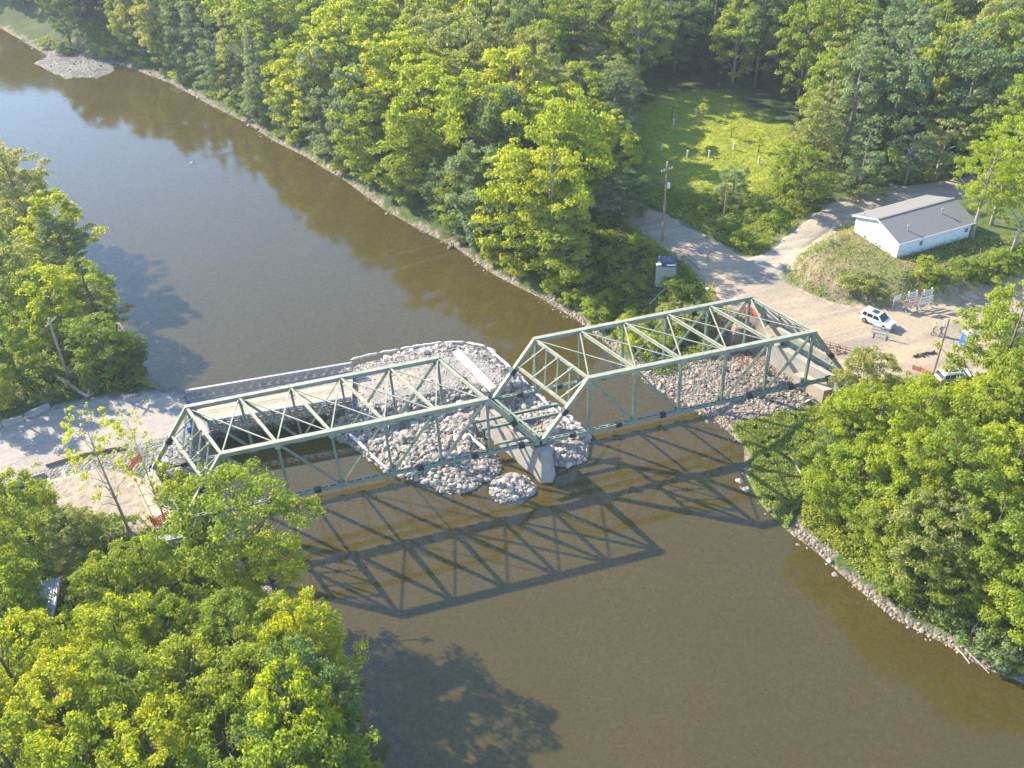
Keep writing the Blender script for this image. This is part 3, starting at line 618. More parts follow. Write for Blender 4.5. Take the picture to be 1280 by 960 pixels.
# stepped earth-stained masonry stubs upstream of the abutment
rw = thing('old_retaining_wall', 'brown earth-stained broken masonry wall stepping down the bank beyond the far truss', 'retaining wall', tuple(at(935,420,2.5)))
q0 = at(905,455,.8); 
for k,(u,v,h,w_) in enumerate([(918,448,4.2,2.6),(938,440,4.9,2.4),(962,446,4.4,2.8)]):
    c = at(u,v,.8); b = MB(); pts = []
    for i in range(9):
        an = 2*PI*i/9; r = w_*(.55+.12*random.random()); pts.append((c[0]+1.5+math.cos(an)*r*.8, c[1]+2.2+math.sin(an)*r))
    n = len(pts); zs = [0,h*.45,h*.8,h]; rr = [1.12,1.0,.86,.6]
    vs = []
    for z,r in zip(zs,rr):
        for (x,y) in pts: vs.append((c[0]+1.5+(x-c[0]-1.5)*r*(1+random.uniform(-.08,.08)), c[1]+2.2+(y-c[1]-2.2)*r*(1+random.uniform(-.08,.08)), z+.3+random.uniform(-.15,.15)))
    b.add(vs, [(j*n+i,j*n+(i+1)%n,(j+1)*n+(i+1)%n,(j+1)*n+i) for j in range(3) for i in range(n)]+[tuple(range(3*n,4*n))]); b.build('wall_stub', M['brownwall'], rw, bevel=.1)
# left abutment
la = thing('bridge_abutment', 'left concrete abutment and wing wall under the sandy slab by the orange fencing', 'abutment', (XA,0,0))
b = MB(); blk(b, XA-1.3, XA+.9, -.14, 1.1, -.2, ZB-.55); b.build('bridge_seat', M['concdark'], la, bevel=.05)
b = MB(); blk(b, XA-1.9, XA-1.0, -.2, 1.12, 1.0, ZB+.42); b.build('back_wall', M['concrete'], la, bevel=.04)
b = MB(); blk(b, XA-6.0, XA-1.1, -.32, -.21, 0, ZB+.2); b.build('wing_wall', M['concdark'], la, bevel=.04)
sl = thing('approach_slab', 'pale jointed concrete approach slab between orange fence lines at the left portal', 'concrete slab', (XA-3,TW*.5,ZB+.4))
pa_ = [at(u,v,5.5) for u,v in ((163,594),(188,589),(229,652),(196,661))]
for k in range(5):
    A0, A1 = Vector(pa_[0]).lerp(Vector(pa_[3]),k/5+.004), Vector(pa_[0]).lerp(Vector(pa_[3]),(k+1)/5-.004); B0, B1 = Vector(pa_[1]).lerp(Vector(pa_[2]),k/5+.004), Vector(pa_[1]).lerp(Vector(pa_[2]),(k+1)/5-.004)
    b = MB(); b.prism([(A0.x,A0.y),(B0.x,B0.y),(B1.x,B1.y),(A1.x,A1.y)], 5.2, 5.48); b.build('slab_panel', M['slab'], sl, bevel=.02)
for A_, B_ in ((pa_[1],pa_[2]),):
    b = MB(); b.beam(Vector(A_)+Vector((.15,0,.08)), Vector(B_)+Vector((.15,0,.08)), .28, .5); b.build('kerb', M['concrete'], sl)
# orange mesh fence
def mesh_fence(name, label, px, z, h, group=None, mat=M['orange'], lean=.0, n=5, upx=False):
    P = [Vector(at(u,v,z)) for u,v in px]; t = thing(name, label, 'fence', P[0], group=group); b = MB()
    for i in range(len(P)-1):
        A_, B_ = P[i], P[i+1]; k = max(2,int((B_-A_).length/.22)); dv = Vector((lean,-lean,0))
        for j in range(k+1):
            c = A_.lerp(B_,j/k); b.beam(c+Vector((0,0,.05)), c+dv+Vector((0,0,h)), .09, .012)
        for j in range(n):
            f = (j+.5)/n; b.beam(A_+dv*f+Vector((0,0,h*f)), B_+dv*f+Vector((0,0,h*f)), .012, h/n*.62)
    b.build('mesh', mat, t)
    for p in P: b = MB(); b.tube([p-Vector((0,0,.3)), p+Vector((0,0,h+.1))], .04, 6); b.build('post', M['rust'], t)
    return t
mesh_fence('safety_fence', 'bright orange plastic safety fence standing across the lower corner of the pale slab', [(190,654),(197,658),(213,648)], 5.5, 1.2, 'orange safety fencing')
mesh_fence('safety_fence', 'orange plastic safety fence leaning at the upper left corner of the pale slab', [(163,592),(168,583),(176,574)], 5.4, 1.2, 'orange safety fencing', lean=.2)
mesh_fence('safety_fence', 'faded low orange fence running along the left side of the pale slab', [(164,596),(175,620),(190,652)], 5.45, .16, 'orange safety fencing', lean=.3, mat=M['fadedorange'])
mesh_fence('safety_fence', 'orange plastic safety fence seen through the far truss beside the gravel road', [(926,391),(938,393),(947,398)], 5.6, 1.1, 'orange safety fencing')
mesh_fence('safety_fence', 'sagging faded orange fence between the far truss and the gravel road', [(955,402),(970,407),(992,413)], 5.6, .8, 'orange safety fencing')
mesh_fence('safety_fence', 'orange fence lying by the foot of the plain wooden pole', [(1140,462),(1150,465),(1162,470)], 5.7, .7, 'orange safety fencing')
# red-orange pipe rail
rl = thing('pipe_railing', 'red-orange pipe railing along the sandy lot above the abutment', 'railing', at(1015,432,5.7))
A_, B_ = Vector(at(1018,432,5.8)), Vector(at(1085,451,5.8))
for h in (.35,.75,1.15): b = MB(); b.tube([A_+Vector((0,0,h)), B_+Vector((0,0,h))], .055, 8); b.build('rail', M['redrail'], rl)
for k in range(8): c = A_.lerp(B_,k/7); b = MB(); b.tube([c-Vector((0,0,.3)), c+Vector((0,0,1.2))], .05, 8); b.build('post', M['redrail'], rl)
for k in (1,3,5): c = A_.lerp(B_,k/7); b = MB(); b.box(c+Vector((0,-.2,.02)), (.7,.7,.18)); b.build('foot', M['rust'], rl)
# white boundary float / geotextile tubes round the causeway
tubes = [((438,450),(474,441)),((474,441),(500,437)),((500,436),(555,428)),((555,428),(583,428)),((583,428),(609,434)),((609,434),(640,461)),((640,461),(665,487)),((665,487),(688,508)),((688,508),(715,531)),((436,541),(462,566)),((462,566),(487,590)),((584,542),(609,564))]
names_ = ['far rim next to the temporary bridge','far rim, second from the temporary bridge','long straight stretch of the far rim','top of the far rim by the long white beam','far right corner of the rim','slanting right rim past the long white beam','right rim behind the portal','right rim under the far truss','right rim over the pier, nearest the open water','lower left rim, upper half of the slope','lower left rim ending at the near truss','middle of the riprap just left of the pier']
for ((a_,b_),nm) in zip(tubes, names_):
    A_, B_ = Vector(at(*a_,.9)), Vector(at(*b_,.9)); t = thing('geotextile_tube', 'white edging tube, '+nm, 'edging tube', A_, group='white edging tubes round the causeway')
    n = max(4,int((B_-A_).length/.5)); b = MB(); pts = []; rr = []
    for k in range(n+1): p = A_.lerp(B_,.01+.98*k/n); pts.append(p+Vector((random.uniform(-.04,.04),random.uniform(-.04,.04),random.uniform(-.04,.06)))); rr.append(.05 if k in (0,n) else .20+random.uniform(-.03,.03))
    b.tube(pts, rr, 10); b.build('tube', M['sandbag'], t, smooth=True)
# long white beam on the causeway
A_, B_ = Vector(at(571,440,3.15)), Vector(at(617,487,3.15)); t = thing('concrete_beam', 'long white box beam lying on the top of the causeway', 'beam', A_)
b = MB(); b.beam(A_, B_, 1.0, .5); b.build('beam_body', M['white'], t, bevel=.04); b = MB(); b.beam(A_+Vector((0,0,.27)), B_+Vector((0,0,.27)), .16, .06); b.build('rib', M['white'], t)
# ------------------------------------------------------------------ temporary modular bridge
tb = thing('temporary_bridge', 'grey modular steel panel bridge carrying the gravel road across the gap to the causeway', 'bridge', at(340,500,3.4))
fa, fb = Vector(at(235,499,3.55)), Vector(at(441,464,3.55)); na, nb_ = Vector(at(262,533,3.55)), Vector(at(440,503,3.55))
for A_, B_, side in ((fa,fb,1),(na,nb_,0)):
    n = 9; dd = (B_-A_).normalized(); sidev = Vector((-dd.y,dd.x,0))*(1 if side else -1)
    for row in ((0,.5) if side else (0,.5)):
        for k in range(n):
            p, q = A_.lerp(B_,k/n)+sidev*row, A_.lerp(B_,(k+1)/n)+sidev*row; b = MB(); lo, hi = Vector((0,0,-.35)), Vector((0,0,1.1)); g_ = dd*.04
            b.beam(p+lo+g_,q+lo-g_,.10,.12); b.beam(p+hi+g_,q+hi-g_,.10,.12)
            for f in (.03,.5,.97): b.beam(p.lerp(q,f)+lo, p.lerp(q,f)+hi, .08, .08, up=dd)
            m_ = (lo+hi)/2
            for f0,f1 in ((.03,.25),(.5,.25),(.5,.75),(.97,.75)): b.beam(p.lerp(q,f0)+m_, p.lerp(q,f1)+hi, .06,.06); b.beam(p.lerp(q,f0)+m_, p.lerp(q,f1)+lo, .06,.06)
            b.build('side_panel', M['galv'] if side else M['galvdark'], tb)
    for k in range(n+1):
        c = A_.lerp(B_,k/n); b = MB(); b.beam(c+sidev*-.05+Vector((0,0,1.18)), c+sidev*.55+Vector((0,0,1.18)), .10,.06); b.beam(c+sidev*.55+Vector((0,0,1.1)), c+sidev*1.0+Vector((0,0,-.35)), .07,.07); b.build('raker', M['galv'], tb)
    b = MB(); b.beam(A_+sidev*.25+Vector((0,0,1.24)), B_+sidev*.25+Vector((0,0,1.24)), .34,.05); b.build('top_walkway', M['galv'], tb)
    b = MB(); b.beam(A_-sidev*.35+Vector((0,0,.22)), B_-sidev*.35+Vector((0,0,.22)), .14,.24); b.build('kerb_rail', M['galv'], tb)
for k in range(19):
    p, q = fa.lerp(fb,k/18), na.lerp(nb_,k/18); b = MB(); b.beam(p+Vector((0,0,-.45)), q+Vector((0,0,-.45)), .18,.34); b.build('cross_beam', M['galvdark'], tb)
b = MB(); b.prism([(p.x,p.y) for p in (fa.lerp(na,.05),fb.lerp(nb_,.05),fb.lerp(nb_,.95),fa.lerp(na,.95))], 3.32, 3.50); b.build('deck', M['lroad'], tb)
M['tracks'] = roadmat('tan_wheel_track', (.55,.42,.27), (.46,.38,.29), .5)
for f in (.40,.68):
    b = MB(); b.prism([(p.x,p.y) for p in (fa.lerp(na,f-.07),fb.lerp(nb_,f-.06),fb.lerp(nb_,f+.07),fa.lerp(na,f+.07))], 3.50, 3.515); b.build('wheel_track', M['tracks'], tb)
for A_, B_, lab in ((fa,na,'left'),(fb,nb_,'right')):
    b = MB(); o_ = Vector((-.8 if lab=='left' else .8,0,0)); b.beam(A_+Vector((0,.6,-1.6))+o_*.6, B_+Vector((0,-.6,-1.6))+o_*.6, 1.1, 2.0); b.build('bank_seat', M['concdark'], tb, bevel=.05)
# kerb blocks and barriers of the left road
def barrier(u0,v0,u1,v1,z,label,grp='low concrete barriers edging the left road', w=.6, h=.75, mat=None):
    A_, B_ = Vector(at(u0,v0,z)), Vector(at(u1,v1,z)); d_ = (B_-A_).normalized(); s_ = Vector((-d_.y,d_.x,0)); b = MB(); t = thing('concrete_barrier', label, 'barrier', A_, group=grp)
    pr = [(-.3,0),(-.3,.1),(-.12,.35),(-.09,h),(.09,h),(.12,.35),(.3,.1),(.3,0)]; n = len(pr)
    vs = [p+s_*x*w/.6+Vector((0,0,z_)) for p in (A_,B_) for x,z_ in pr]
    b.add(vs, [tuple(range(n)), tuple(reversed(range(n,2*n)))]+[(i,i+n,(i+1)%n+n,(i+1)%n) for i in range(n)]); b.build('barrier_body', mat or M['concrete'], t); return t
barrier(-30,622,27,606,3.5,'concrete barrier on the near road edge, cut by the left picture border'); barrier(28,605.5,58,596,3.5,'concrete barrier on the near road edge ending at the metal rails')
barrier(-30,540,3,533,3.5,'concrete barrier on the far road edge, cut by the left picture border'); barrier(4,532.7,30,525,3.5,'concrete barrier at the far road edge beside the red debris'); barrier(33,523,63,509,3.5,'concrete barrier at the far road edge by the fallen log', mat=M['concdark'])
t = thing('timber_kerb', 'dark timber kerb along the near edge of the crushed stone road', 'kerb', at(60,580,3.6)); 
for k,(p,q) in enumerate((((57,581),(104,567)),((104,567),(152,558)))): b = MB(); b.beam(Vector(at(*p,3.75)), Vector(at(*q,3.75)), .3, .35); b.build('timber', M['timber'], t)
t = thing('guide_rail_pile', 'pile of loose galvanised guide rails beside the near road edge', 'metal rails', at(70,600,3.6))
for p,q,z in (((40,612),(88,597),3.8),((60,598),(66,612),3.95),((58,608),(95,590),3.7),((78,588),(84,606),4.05)): b = MB(); b.beam(Vector(at(*p,z)), Vector(at(*q,z)), .3,.08); b.build('rail', M['galv'], t)
# small block seat near left portal, with blue drum on causeway
t = thing('concrete_block', 'small pale concrete block stack with upright slabs just inside the left portal', 'block', at(203,584,4.9)); 
b = MB(); c = Vector(at(203,584,4.9)); b.box(c, (1.8,1.0,.5), rz=.2); b.build('base', M['concrete'], t, bevel=.04)
for dx in (.35,.75): b = MB(); b.box(c+Vector((dx,.0,.6)), (.2,1.0,.9), rz=.2); b.build('upright', M['white'], t, bevel=.03)
def drum(u,v,z,mat,label):
    c = Vector(at(u,v,z)); b = MB(); t = thing('drum', label, 'drum', c); b.tube([c, c+Vector((0,0,.05)), c+Vector((0,0,.85)), c+Vector((0,0,.9))], [.26,.3,.3,.27], 14); b.build('drum_body', mat, t); b = MB(); b.tube([c+Vector((0,0,.3)),c+Vector((0,0,.34))], .32, 14); b.tube([c+Vector((0,0,.6)),c+Vector((0,0,.64))], .32, 14); b.build('hoop', mat, t)
drum(238,540,3.5,M['blueplastic'],'blue plastic drum on the road seen through the left portal')
# ------------------------------------------------------------------ house
hz = 8.2
g0, g1 = Vector(at(1067,289,hz)), Vector(at(1120,323,hz)); wd = (g1-g0); W_ = wd.length; yv = -wd.normalized(); e1v = Vector(at(1228,290,hz)); xv = Vector((-yv.y*-1, yv.x*-1, 0)); xv = Vector((yv.y,-yv.x,0)); 
if xv.x < 0: xv = -xv
LN = max(14.0, (e1v-g1).dot(xv))-3.0; 
print('house W,L', W_, LN)
house = thing('white_house', 'long low white building with grey shingle roof on the grassy mound', 'house', (g1.x,g1.y,hz-.3), math.atan2(xv.y,xv.x))
# local frame: x along ridge, y from near eave wall to far eave wall
WH, RH = 2.55, 1.5
b = MB(); b.add([(0,0,0),(0,W_,0),(0,W_,WH+.3),(0,W_/2,WH+RH+.2),(0,0,WH+.3),(LN,0,0),(LN,W_,0),(LN,W_,WH+.3),(LN,W_/2,WH+RH+.2),(LN,0,WH+.3)], [(0,4,3,2,1),(5,6,7,8,9),(0,5,9,4),(1,2,7,6)]); b.build('wall', M['siding'], house, local=True)
b = MB()
for k in range(1,12):
    z = .3+k*.2; b.box((LN/2,-.012,z),(LN,.02,.03)); b.box((-.012,W_/2,z),(.02,W_,.03))
b.build('siding_lap', M['siding'], house, local=True)
ov = .45
for sg in (0,1):
    b = MB(); y0, y1 = (-ov, W_/2) if sg == 0 else (W_+ov, W_/2); sl = RH/(W_/2); z0 = WH+.3-ov*sl; z1 = WH+.3+RH
    vs = [(-ov,y0,z0),(LN+ov,y0,z0),(LN+ov,y1,z1),(-ov,y1,z1)]; b.add([(x,y,z+.02) for x,y,z in vs]+[(x,y,z+.14) for x,y,z in vs], [(0,3,2,1),(4,5,6,7),(0,1,5,4),(1,2,6,5),(2,3,7,6),(3,0,4,7)])
    rf = b.build('roof', M['shingle'], house, local=True)
    f = MB(); f.beam((-ov,y0,z0+.06),(-ov,y1,z1+.06),.04,.22); f.beam((-ov,y0,z0+.06),(LN+ov,y0,z0+.06),.05,.2); f.build('fascia', M['white'], house, local=True)
b = MB(); b.beam((-ov,W_/2,WH+RH+.46),(LN+ov,W_/2,WH+RH+.46),.35,.04); b.build('ridge_cap', M['shingle'], house, local=True)
for x,y in ((2.4,1.4),(9.5,2.6)):
    z = WH+.3+y*RH/(W_/2); b = MB(); b.tube([(x,y,z),(x,y,z+.75)], .09, 8); b.tube([(x,y,z+.75),(x,y,z+.95)], .16, 8); b.build('vent_pipe', M['galv'], house, local=True)
for x in (4.0, 12.2):
    b = MB(); b.box((x,-.03,1.75),(.62,.06,.7)); wv = b.build('window', M['white'], house, local=True)
    b = MB(); b.box((x,-.07,1.92),(.48,.02,.24)); b.box((x,-.07,1.58),(.48,.02,.24)); b.build('pane', M['glass'], wv, local=True)
b = MB(); b.tube([(-.35,W_*.8,.3),(-.35,W_*.8,WH+1.6)], .04, 6); b.tube([(-.2,W_*.8,WH+1.6),(-.5,W_*.8,WH+1.6)], .06, 6); b.build('service_mast', M['galv'], house, local=True)
for yy in (.38,.47,.72): b = MB(); b.box((-.05,W_*yy,.62),(.08,.3,.22)); b.build('wall_vent', M['galvdark'], house, local=True)
# ------------------------------------------------------------------ vehicles
def suv(loc, rz, label, name='parked_car'):
    t = thing(name, label, 'car', loc, rz)
    # local: x forward, length 4.9, width 1.95
    sec = [(-2.45,.45,.86,.80),(-2.42,.95,1.02,.86),(-2.2,.35,1.05,.95),(0,.32,1.05,.97),(1.6,.34,1.0,.96),(2.2,.38,.92,.90),(2.45,.5,.80,.78)]
    prof = [(-2.46,.42),(-2.48,1.05),(-2.35,1.12),(1.05,1.10),(1.3,1.08),(2.25,.96),(2.44,.80),(2.46,.42),(1.95,.30),(-2.1,.30)]
    b = MB(); n = len(prof); hw = .96
    L1 = [(x, -hw*(1-.10*max(0,abs(x)-1.9)/.5), z) for x,z in prof]; vs = L1+[(x,-y,z) for x,y,z in L1]
    b.add(vs, [tuple(reversed(range(n))), tuple(range(n,2*n))]+[(i,(i+1)%n,(i+1)%n+n,i+n) for i in range(n)]); body = b.build('body', M['carpaint'], t, local=True, bevel=.09)
    gp = [(-2.38,1.08),(-2.12,1.70),(-1.85,1.80),(.05,1.80),(.35,1.74),(1.18,1.08)]; n = len(gp)
    b = MB(); L1 = [(x, -(.93-(z-1.08)*.27), z) for x,z in gp]; vs = L1+[(x,-y,z) for x,y,z in L1]; b.add(vs, [tuple(reversed(range(n))), tuple(range(n,2*n))]+[(i,(i+1)%n,(i+1)%n+n,i+n) for i in range(n)]); b.build('cabin', M['carpaint'], t, local=True, bevel=.06)
    def yy(z): return .93-(z-1.08)*.27+.012
    for s in (-1,1):
        for xs in (((-2.0,1.16),(-1.35,1.16),(-1.35,1.62),(-1.92,1.62)),((-1.25,1.16),(-.42,1.16),(-.42,1.62),(-1.25,1.62)),((-.32,1.16),(.78,1.16),(.28,1.62),(-.32,1.62))):
            b = MB(); b.add([(x,s*yy(z),z) for x,z in xs]+[(x,s*(yy(z)-.04),z) for x,z in xs], [(0,1,2,3),(7,6,5,4),(0,4,5,1),(1,5,6,2),(2,6,7,3),(3,7,4,0)]); b.build('window', M['glass'], t, local=True)
        b = MB(); b.tube([(-1.8,s*.62,1.86),(.0,s*.62,1.86)], .03, 6); b.build('roof_rail', M['tyre'], t, local=True)
        b = MB(); b.box((.75,s*1.05,1.15),(.16,.2,.14)); b.build('mirror', M['carpaint'], t, local=True, bevel=.03)
        b = MB(); b.box((2.34,s*.72,.86),(.2,.36,.14)); b.build('headlight', M['lamp'], t, local=True, bevel=.03)
        b = MB(); b.box((-2.44,s*.82,1.02),(.1,.2,.3)); b.build('tail_light', M['red'], t, local=True, bevel=.02)
        for x in (-1.5,1.5):
            b = MB(); b.tube([(x,s*.76,.36),(x,s*.99,.36)], .36, 20); w_ = b.build('wheel', M['tyre'], t, local=True)
            b = MB(); b.tube([(x,s*.98,.36),(x,s*1.005,.36)], .22, 14); b.build('rim', M['rim'], w_, local=True)
    b = MB(); b.add([(1.16,-.84,1.12),(1.16,.84,1.12),(.42,.72,1.72),(.42,-.72,1.72),(1.19,-.84,1.14),(1.19,.84,1.14),(.45,.72,1.74),(.45,-.72,1.74)], [(3,2,1,0),(4,5,6,7),(0,1,5,4),(1,2,6,5),(2,3,7,6),(3,0,4,7)]); b.build('windshield', M['glass'], t, local=True)
    b = MB(); b.add([(-2.40,-.80,1.16),(-2.40,.80,1.16),(-2.18,.70,1.64),(-2.18,-.70,1.64),(-2.43,-.80,1.16),(-2.43,.80,1.16),(-2.21,.70,1.64),(-2.21,-.70,1.64)], [(0,1,2,3),(7,6,5,4),(0,4,5,1),(1,5,6,2),(2,6,7,3),(3,7,4,0)]); b.build('rear_window', M['glass'], t, local=True)
    b = MB(); b.box((-.45,0,1.815),(.95,.85,.03)); b.build('sunroof', M['glass'], t, local=True)
    b = MB(); b.box((2.46,0,.72),(.06,.95,.2)); b.build('grille', M['tyre'], t, local=True)
    return t
c0, c1 = Vector(at(1080,398,5.75)), Vector(at(1110,411,5.75)); dv = c1-c0
c_ = Vector(at(1096,404,5.9)); car = suv((c_.x,c_.y,5.83), math.atan2(dv.y,dv.x), 'white sport utility car parked in the middle of the sandy lot'); car.scale = (.92,.92,.95)
car2 = dup(car, loc=(at(1192,476,5.8)[0],at(1192,476,5.8)[1],5.8), rz=-.1, label='white car mostly hidden by the green trees right of the wooden pole')
# ------------------------------------------------------------------ barricades and signs
def barricade(u, v, label, stripes, face, sign=True, back=False, lamps=True, z=5.85):
    c = Vector(at(u,v,z)); t = thing('road_barricade', label, 'barricade', (c.x,c.y,z), face, group='road closure barricades')
    w = 2.2
    for s in (-1,1): 
        b = MB(); b.beam((s*.8,0,0),(s*.8,0,1.6 if not sign else 2.5),.07,.07,up=(1,0,0)); b.beam((s*.8,-.6,.05),(s*.8,.6,.05),.08,.08); b.build('upright', M['galv'], t, local=True)
    for k in range(3):
        z_ = .5+k*.48; b = MB(); b.box((0,-.06,z_),(w,.03,.26)); bd = b.build('board', M['white'], t, local=True)
        if stripes:
            b = MB(); n = 6
            for i in range(n): x = -w/2+.12+i*w/n; sh = .13; b.add([(x,-.08,z_-.13),(x+.18,-.08,z_-.13),(x+.18+sh,-.08,z_+.13),(x+sh,-.08,z_+.13)], [(0,1,2,3)])
            b.build('stripe', M['orange'], bd, local=True)
    if sign:
        b = MB(); b.box((0,-.07,2.25),(1.35,.03,.75)); sg = b.build('sign_panel', M['white'], t, local=True); b = MB()
        for k,wd_ in ((.14,.9),(-.12,1.0)): b.add([(-wd_/2,-.09,2.25+k-.05),(wd_/2,-.09,2.25+k-.05),(wd_/2,-.09,2.25+k+.05),(-wd_/2,-.09,2.25+k+.05)], [(0,1,2,3)])
        b.build('lettering', M['galvdark'], sg, local=True)
    if lamps:
        for s in (-1,1): b = MB(); b.tube([(s*.6,-.06,2.7),(s*.6,.06,2.7)], .12, 10); b.box((s*.6,0,2.5),(.1,.1,.2)); b.build('warning_lamp', M['amber'], t, local=True)
    return t
barricade(1136,386,'orange-striped three-board barricade with white sign and amber lamps, left of the bank pair',True,.03)
barricade(1155,383,'plain white three-board barricade with white sign and amber lamps, right of the bank pair',False,.03)
barricade(1099,421,'white three-board barricade seen alone in front of the white car',False,-.75,sign=False,lamps=False)
c = Vector(at(1118,386,5.8)); t = thing('road_sign', 'small blank-looking white sign board left of the two barricades', 'sign', (c.x,c.y,5.8), .3)
for s in (-1,1): b = MB(); b.beam((s*.45,0,0),(s*.45,0,1.9),.06,.06,up=(1,0,0)); b.build('post', M['galv'], t, local=True)
b = MB(); b.box((0,-.05,1.75),(1.5,.03,.8)); b.build('sign_panel', M['white'], t, local=True, bevel=.01)
# ------------------------------------------------------------------ people
def person(loc, rz, label, shirt, pants, hat, stride=.28, lean=.08):
    t = thing('person', label, 'person', loc, rz)
    J = {'pel':(0,0,.95),'bel':(.02,0,1.12),'che':(lean,0,1.36),'nec':(lean*1.2,0,1.52),'hea':(lean*1.4,0,1.60),'top':(lean*1.4,0,1.75),
         'lh':(0,.10,.90),'lk':(stride*.55,.11,.50),'la':(stride*.75,.11,.09),'lt':(stride*.75+.2,.12,.04),'rh':(0,-.10,.90),'rk':(-stride*.2,-.11,.49),'ra':(-stride*1.1,-.11,.10),'rt':(-stride*1.1+.18,-.12,.05),
         'ls':(lean,.19,1.43),'le':(lean-.12,.25,1.17),'lw':(lean-.02,.25,.94),'lf':(lean+.02,.25,.84),'rs':(lean,-.19,1.43),'re':(lean+.06,-.25,1.17),'rw':(lean+.22,-.22,1.00),'rf':(lean+.28,-.21,.93)}
    def skin(name, edges, rad, mat, parent):
        ks = []; 
        for a_,b_ in edges:
            for q in (a_,b_):
                if q not in ks: ks.append(q)
        me = bpy.data.meshes.new(name); me.from_pydata([J[k] for k in ks], [(ks.index(a_),ks.index(b_)) for a_,b_ in edges], []); o = bpy.data.objects.new(name, me); C.objects.link(o)
        md = o.modifiers.new('s','SKIN'); sv = me.skin_vertices[0].data
        for i,k in enumerate(ks): r = rad.get(k,.05); sv[i].radius = (r,r) if not isinstance(r,tuple) else r
        sv[0].use_root = True; sb = o.modifiers.new('u','SUBSURF'); sb.levels = 2; sb.render_levels = 2
        dg = bpy.context.evaluated_depsgraph_get(); m2 = bpy.data.meshes.new_from_object(o.evaluated_get(dg)); m2.materials.clear(); m2.materials.append(mat); bpy.data.objects.remove(o)
        m2.polygons.foreach_set('use_smooth',[True]*len(m2.polygons)); o2 = bpy.data.objects.new(name, m2); C.objects.link(o2); o2.parent = parent; return o2
    body = skin('body', [('pel','bel'),('bel','che'),('che','nec'),('nec','hea'),('hea','top'),('pel','lh'),('lh','lk'),('lk','la'),('la','lt'),('pel','rh'),('rh','rk'),('rk','ra'),('ra','rt'),('che','ls'),('ls','le'),('le','lw'),('lw','lf'),('che','rs'),('rs','re'),('re','rw'),('rw','rf')],
         {'pel':.13,'bel':.13,'che':.15,'nec':.06,'hea':.09,'top':.07,'lh':.09,'rh':.09,'lk':.06,'rk':.06,'la':.04,'ra':.04,'lt':.03,'rt':.03,'ls':.065,'rs':.065,'le':.045,'re':.045,'lw':.032,'rw':.032,'lf':.03,'rf':.03}, M['skin'], t)
    skin('shirt', [('pel','bel'),('bel','che'),('che','ls'),('ls','le'),('che','rs'),('rs','re')], {'pel':.15,'bel':.155,'che':.175,'ls':.085,'rs':.085,'le':.062,'re':.062}, shirt, t)
    skin('trousers', [('pel','lh'),('lh','lk'),('lk','la'),('pel','rh'),('rh','rk'),('rk','ra')], {'pel':.145,'lh':.105,'rh':.105,'lk':.08,'rk':.08,'la':.062,'ra':.062}, pants, t)
    b = MB(); hx = lean*1.4; b.tube([(hx,0,1.70),(hx,0,1.76),(hx,0,1.81),(hx,0,1.84)], [.125,.12,.085,.03], 14); b.tube([(hx+.02,0,1.695),(hx+.02,0,1.71)], .16, 14); b.build('hard_hat', hat, t, local=True, smooth=True)
    for s, nm in ((.12,'lt'),(-.12,'rt')):
        q = J[nm]; b = MB(); b.box((q[0]-.09,q[1],q[2]+.01),(.28,.10,.09)); b.build('boot', M['tyre'], t, local=True, bevel=.03)
    return t
c = at(1165,417,5.86); person((c[0],c[1],5.86), -.15, 'person in lime vest and khaki trousers walking in the sandy lot, left of the two', M['hivis'], M['tanpants'], M['hivis'])
c = at(1175,419,5.86); person((c[0],c[1],5.86), 0.1, 'person in white hard hat and khaki trousers striding behind the lime-vested one', M['tanpants'], M['tanpants'], M['white'], stride=.4, lean=.16)
c = atg(891,365); person((c[0],c[1],c[2]+.02), -1.2, 'person in yellow clothes and red hard hat at the road edge above the far truss', M['yellow'], M['yellow'], M['red'], stride=.1)
c = Vector(atg(884,364)); t = thing('bucket', 'white bucket on the ground beside the person in yellow', 'bucket', c); b = MB(); b.tube([c,c+Vector((0,0,.5))],[.22,.28],12); b.build('pail', M['white'], t); b = MB(); b.tube([c+Vector((-.28,0,.48)),c+Vector((0,0,.72)),c+Vector((.28,0,.48))], .015, 5); b.build('handle', M['galv'], t)
# ------------------------------------------------------------------ utility poles and wires
def pole(u, v, z, h, label, arm=None, tf=False, r=.16, lean=(0,0), mat=None, group='wooden poles'):
    c = Vector(at(u,v,z)); t = thing('utility_pole', label, 'pole', c, group=group); top = c+Vector((lean[0],lean[1],h)); b = MB(); b.tube([c-Vector((0,0,1)), c.lerp(top,.5), top], [r,r*.85,r*.68], 10); b.build('pole_shaft', mat or M['wood'], t, smooth=False)
    if arm is not None:
        a_ = Vector((math.cos(arm),math.sin(arm),0)); q = top-Vector((0,0,.7)); b = MB(); b.beam(q-a_*1.1, q+a_*1.1, .10,.12); ca = b.build('crossarm', M['timber'], t)
        for k in (-1,-.5,.5,1): b = MB(); b.tube([q+a_*k+Vector((0,0,.06)), q+a_*k+Vector((0,0,.28))],[.06,.04],8); b.build('insulator', M['white'], ca)
    if tf:
        q = top-Vector((0,0,3.2)); b = MB(); b.tube([q+Vector((.38,-.1,-.35)), q+Vector((.38,-.1,.45))], .24, 12); b.box(q+Vector((.15,-.05,0)),(.3,.08,.1)); b.build('transformer', M['white'], t)
        q = top-Vector((0,0,.1)); b = MB(); b.tube([q, q+Vector((-.05,0,.7))], .08, 8); b.build('lightning_arrester', M['white'], t)
    return top
T1 = pole(828,300,5.9,12.2,'tall utility pole with crossarm and white transformer beside the gravel road',arm=.3,tf=True)
T2 = pole(884,326,5.8,4.7,'short plain wooden pole between the gravel road and the concrete pier stub',r=.15,mat=M['barkpale'])
T3 = pole(905,268,6.6,5.0,'thin brown wooden pole in front of the small round tree',r=.12)
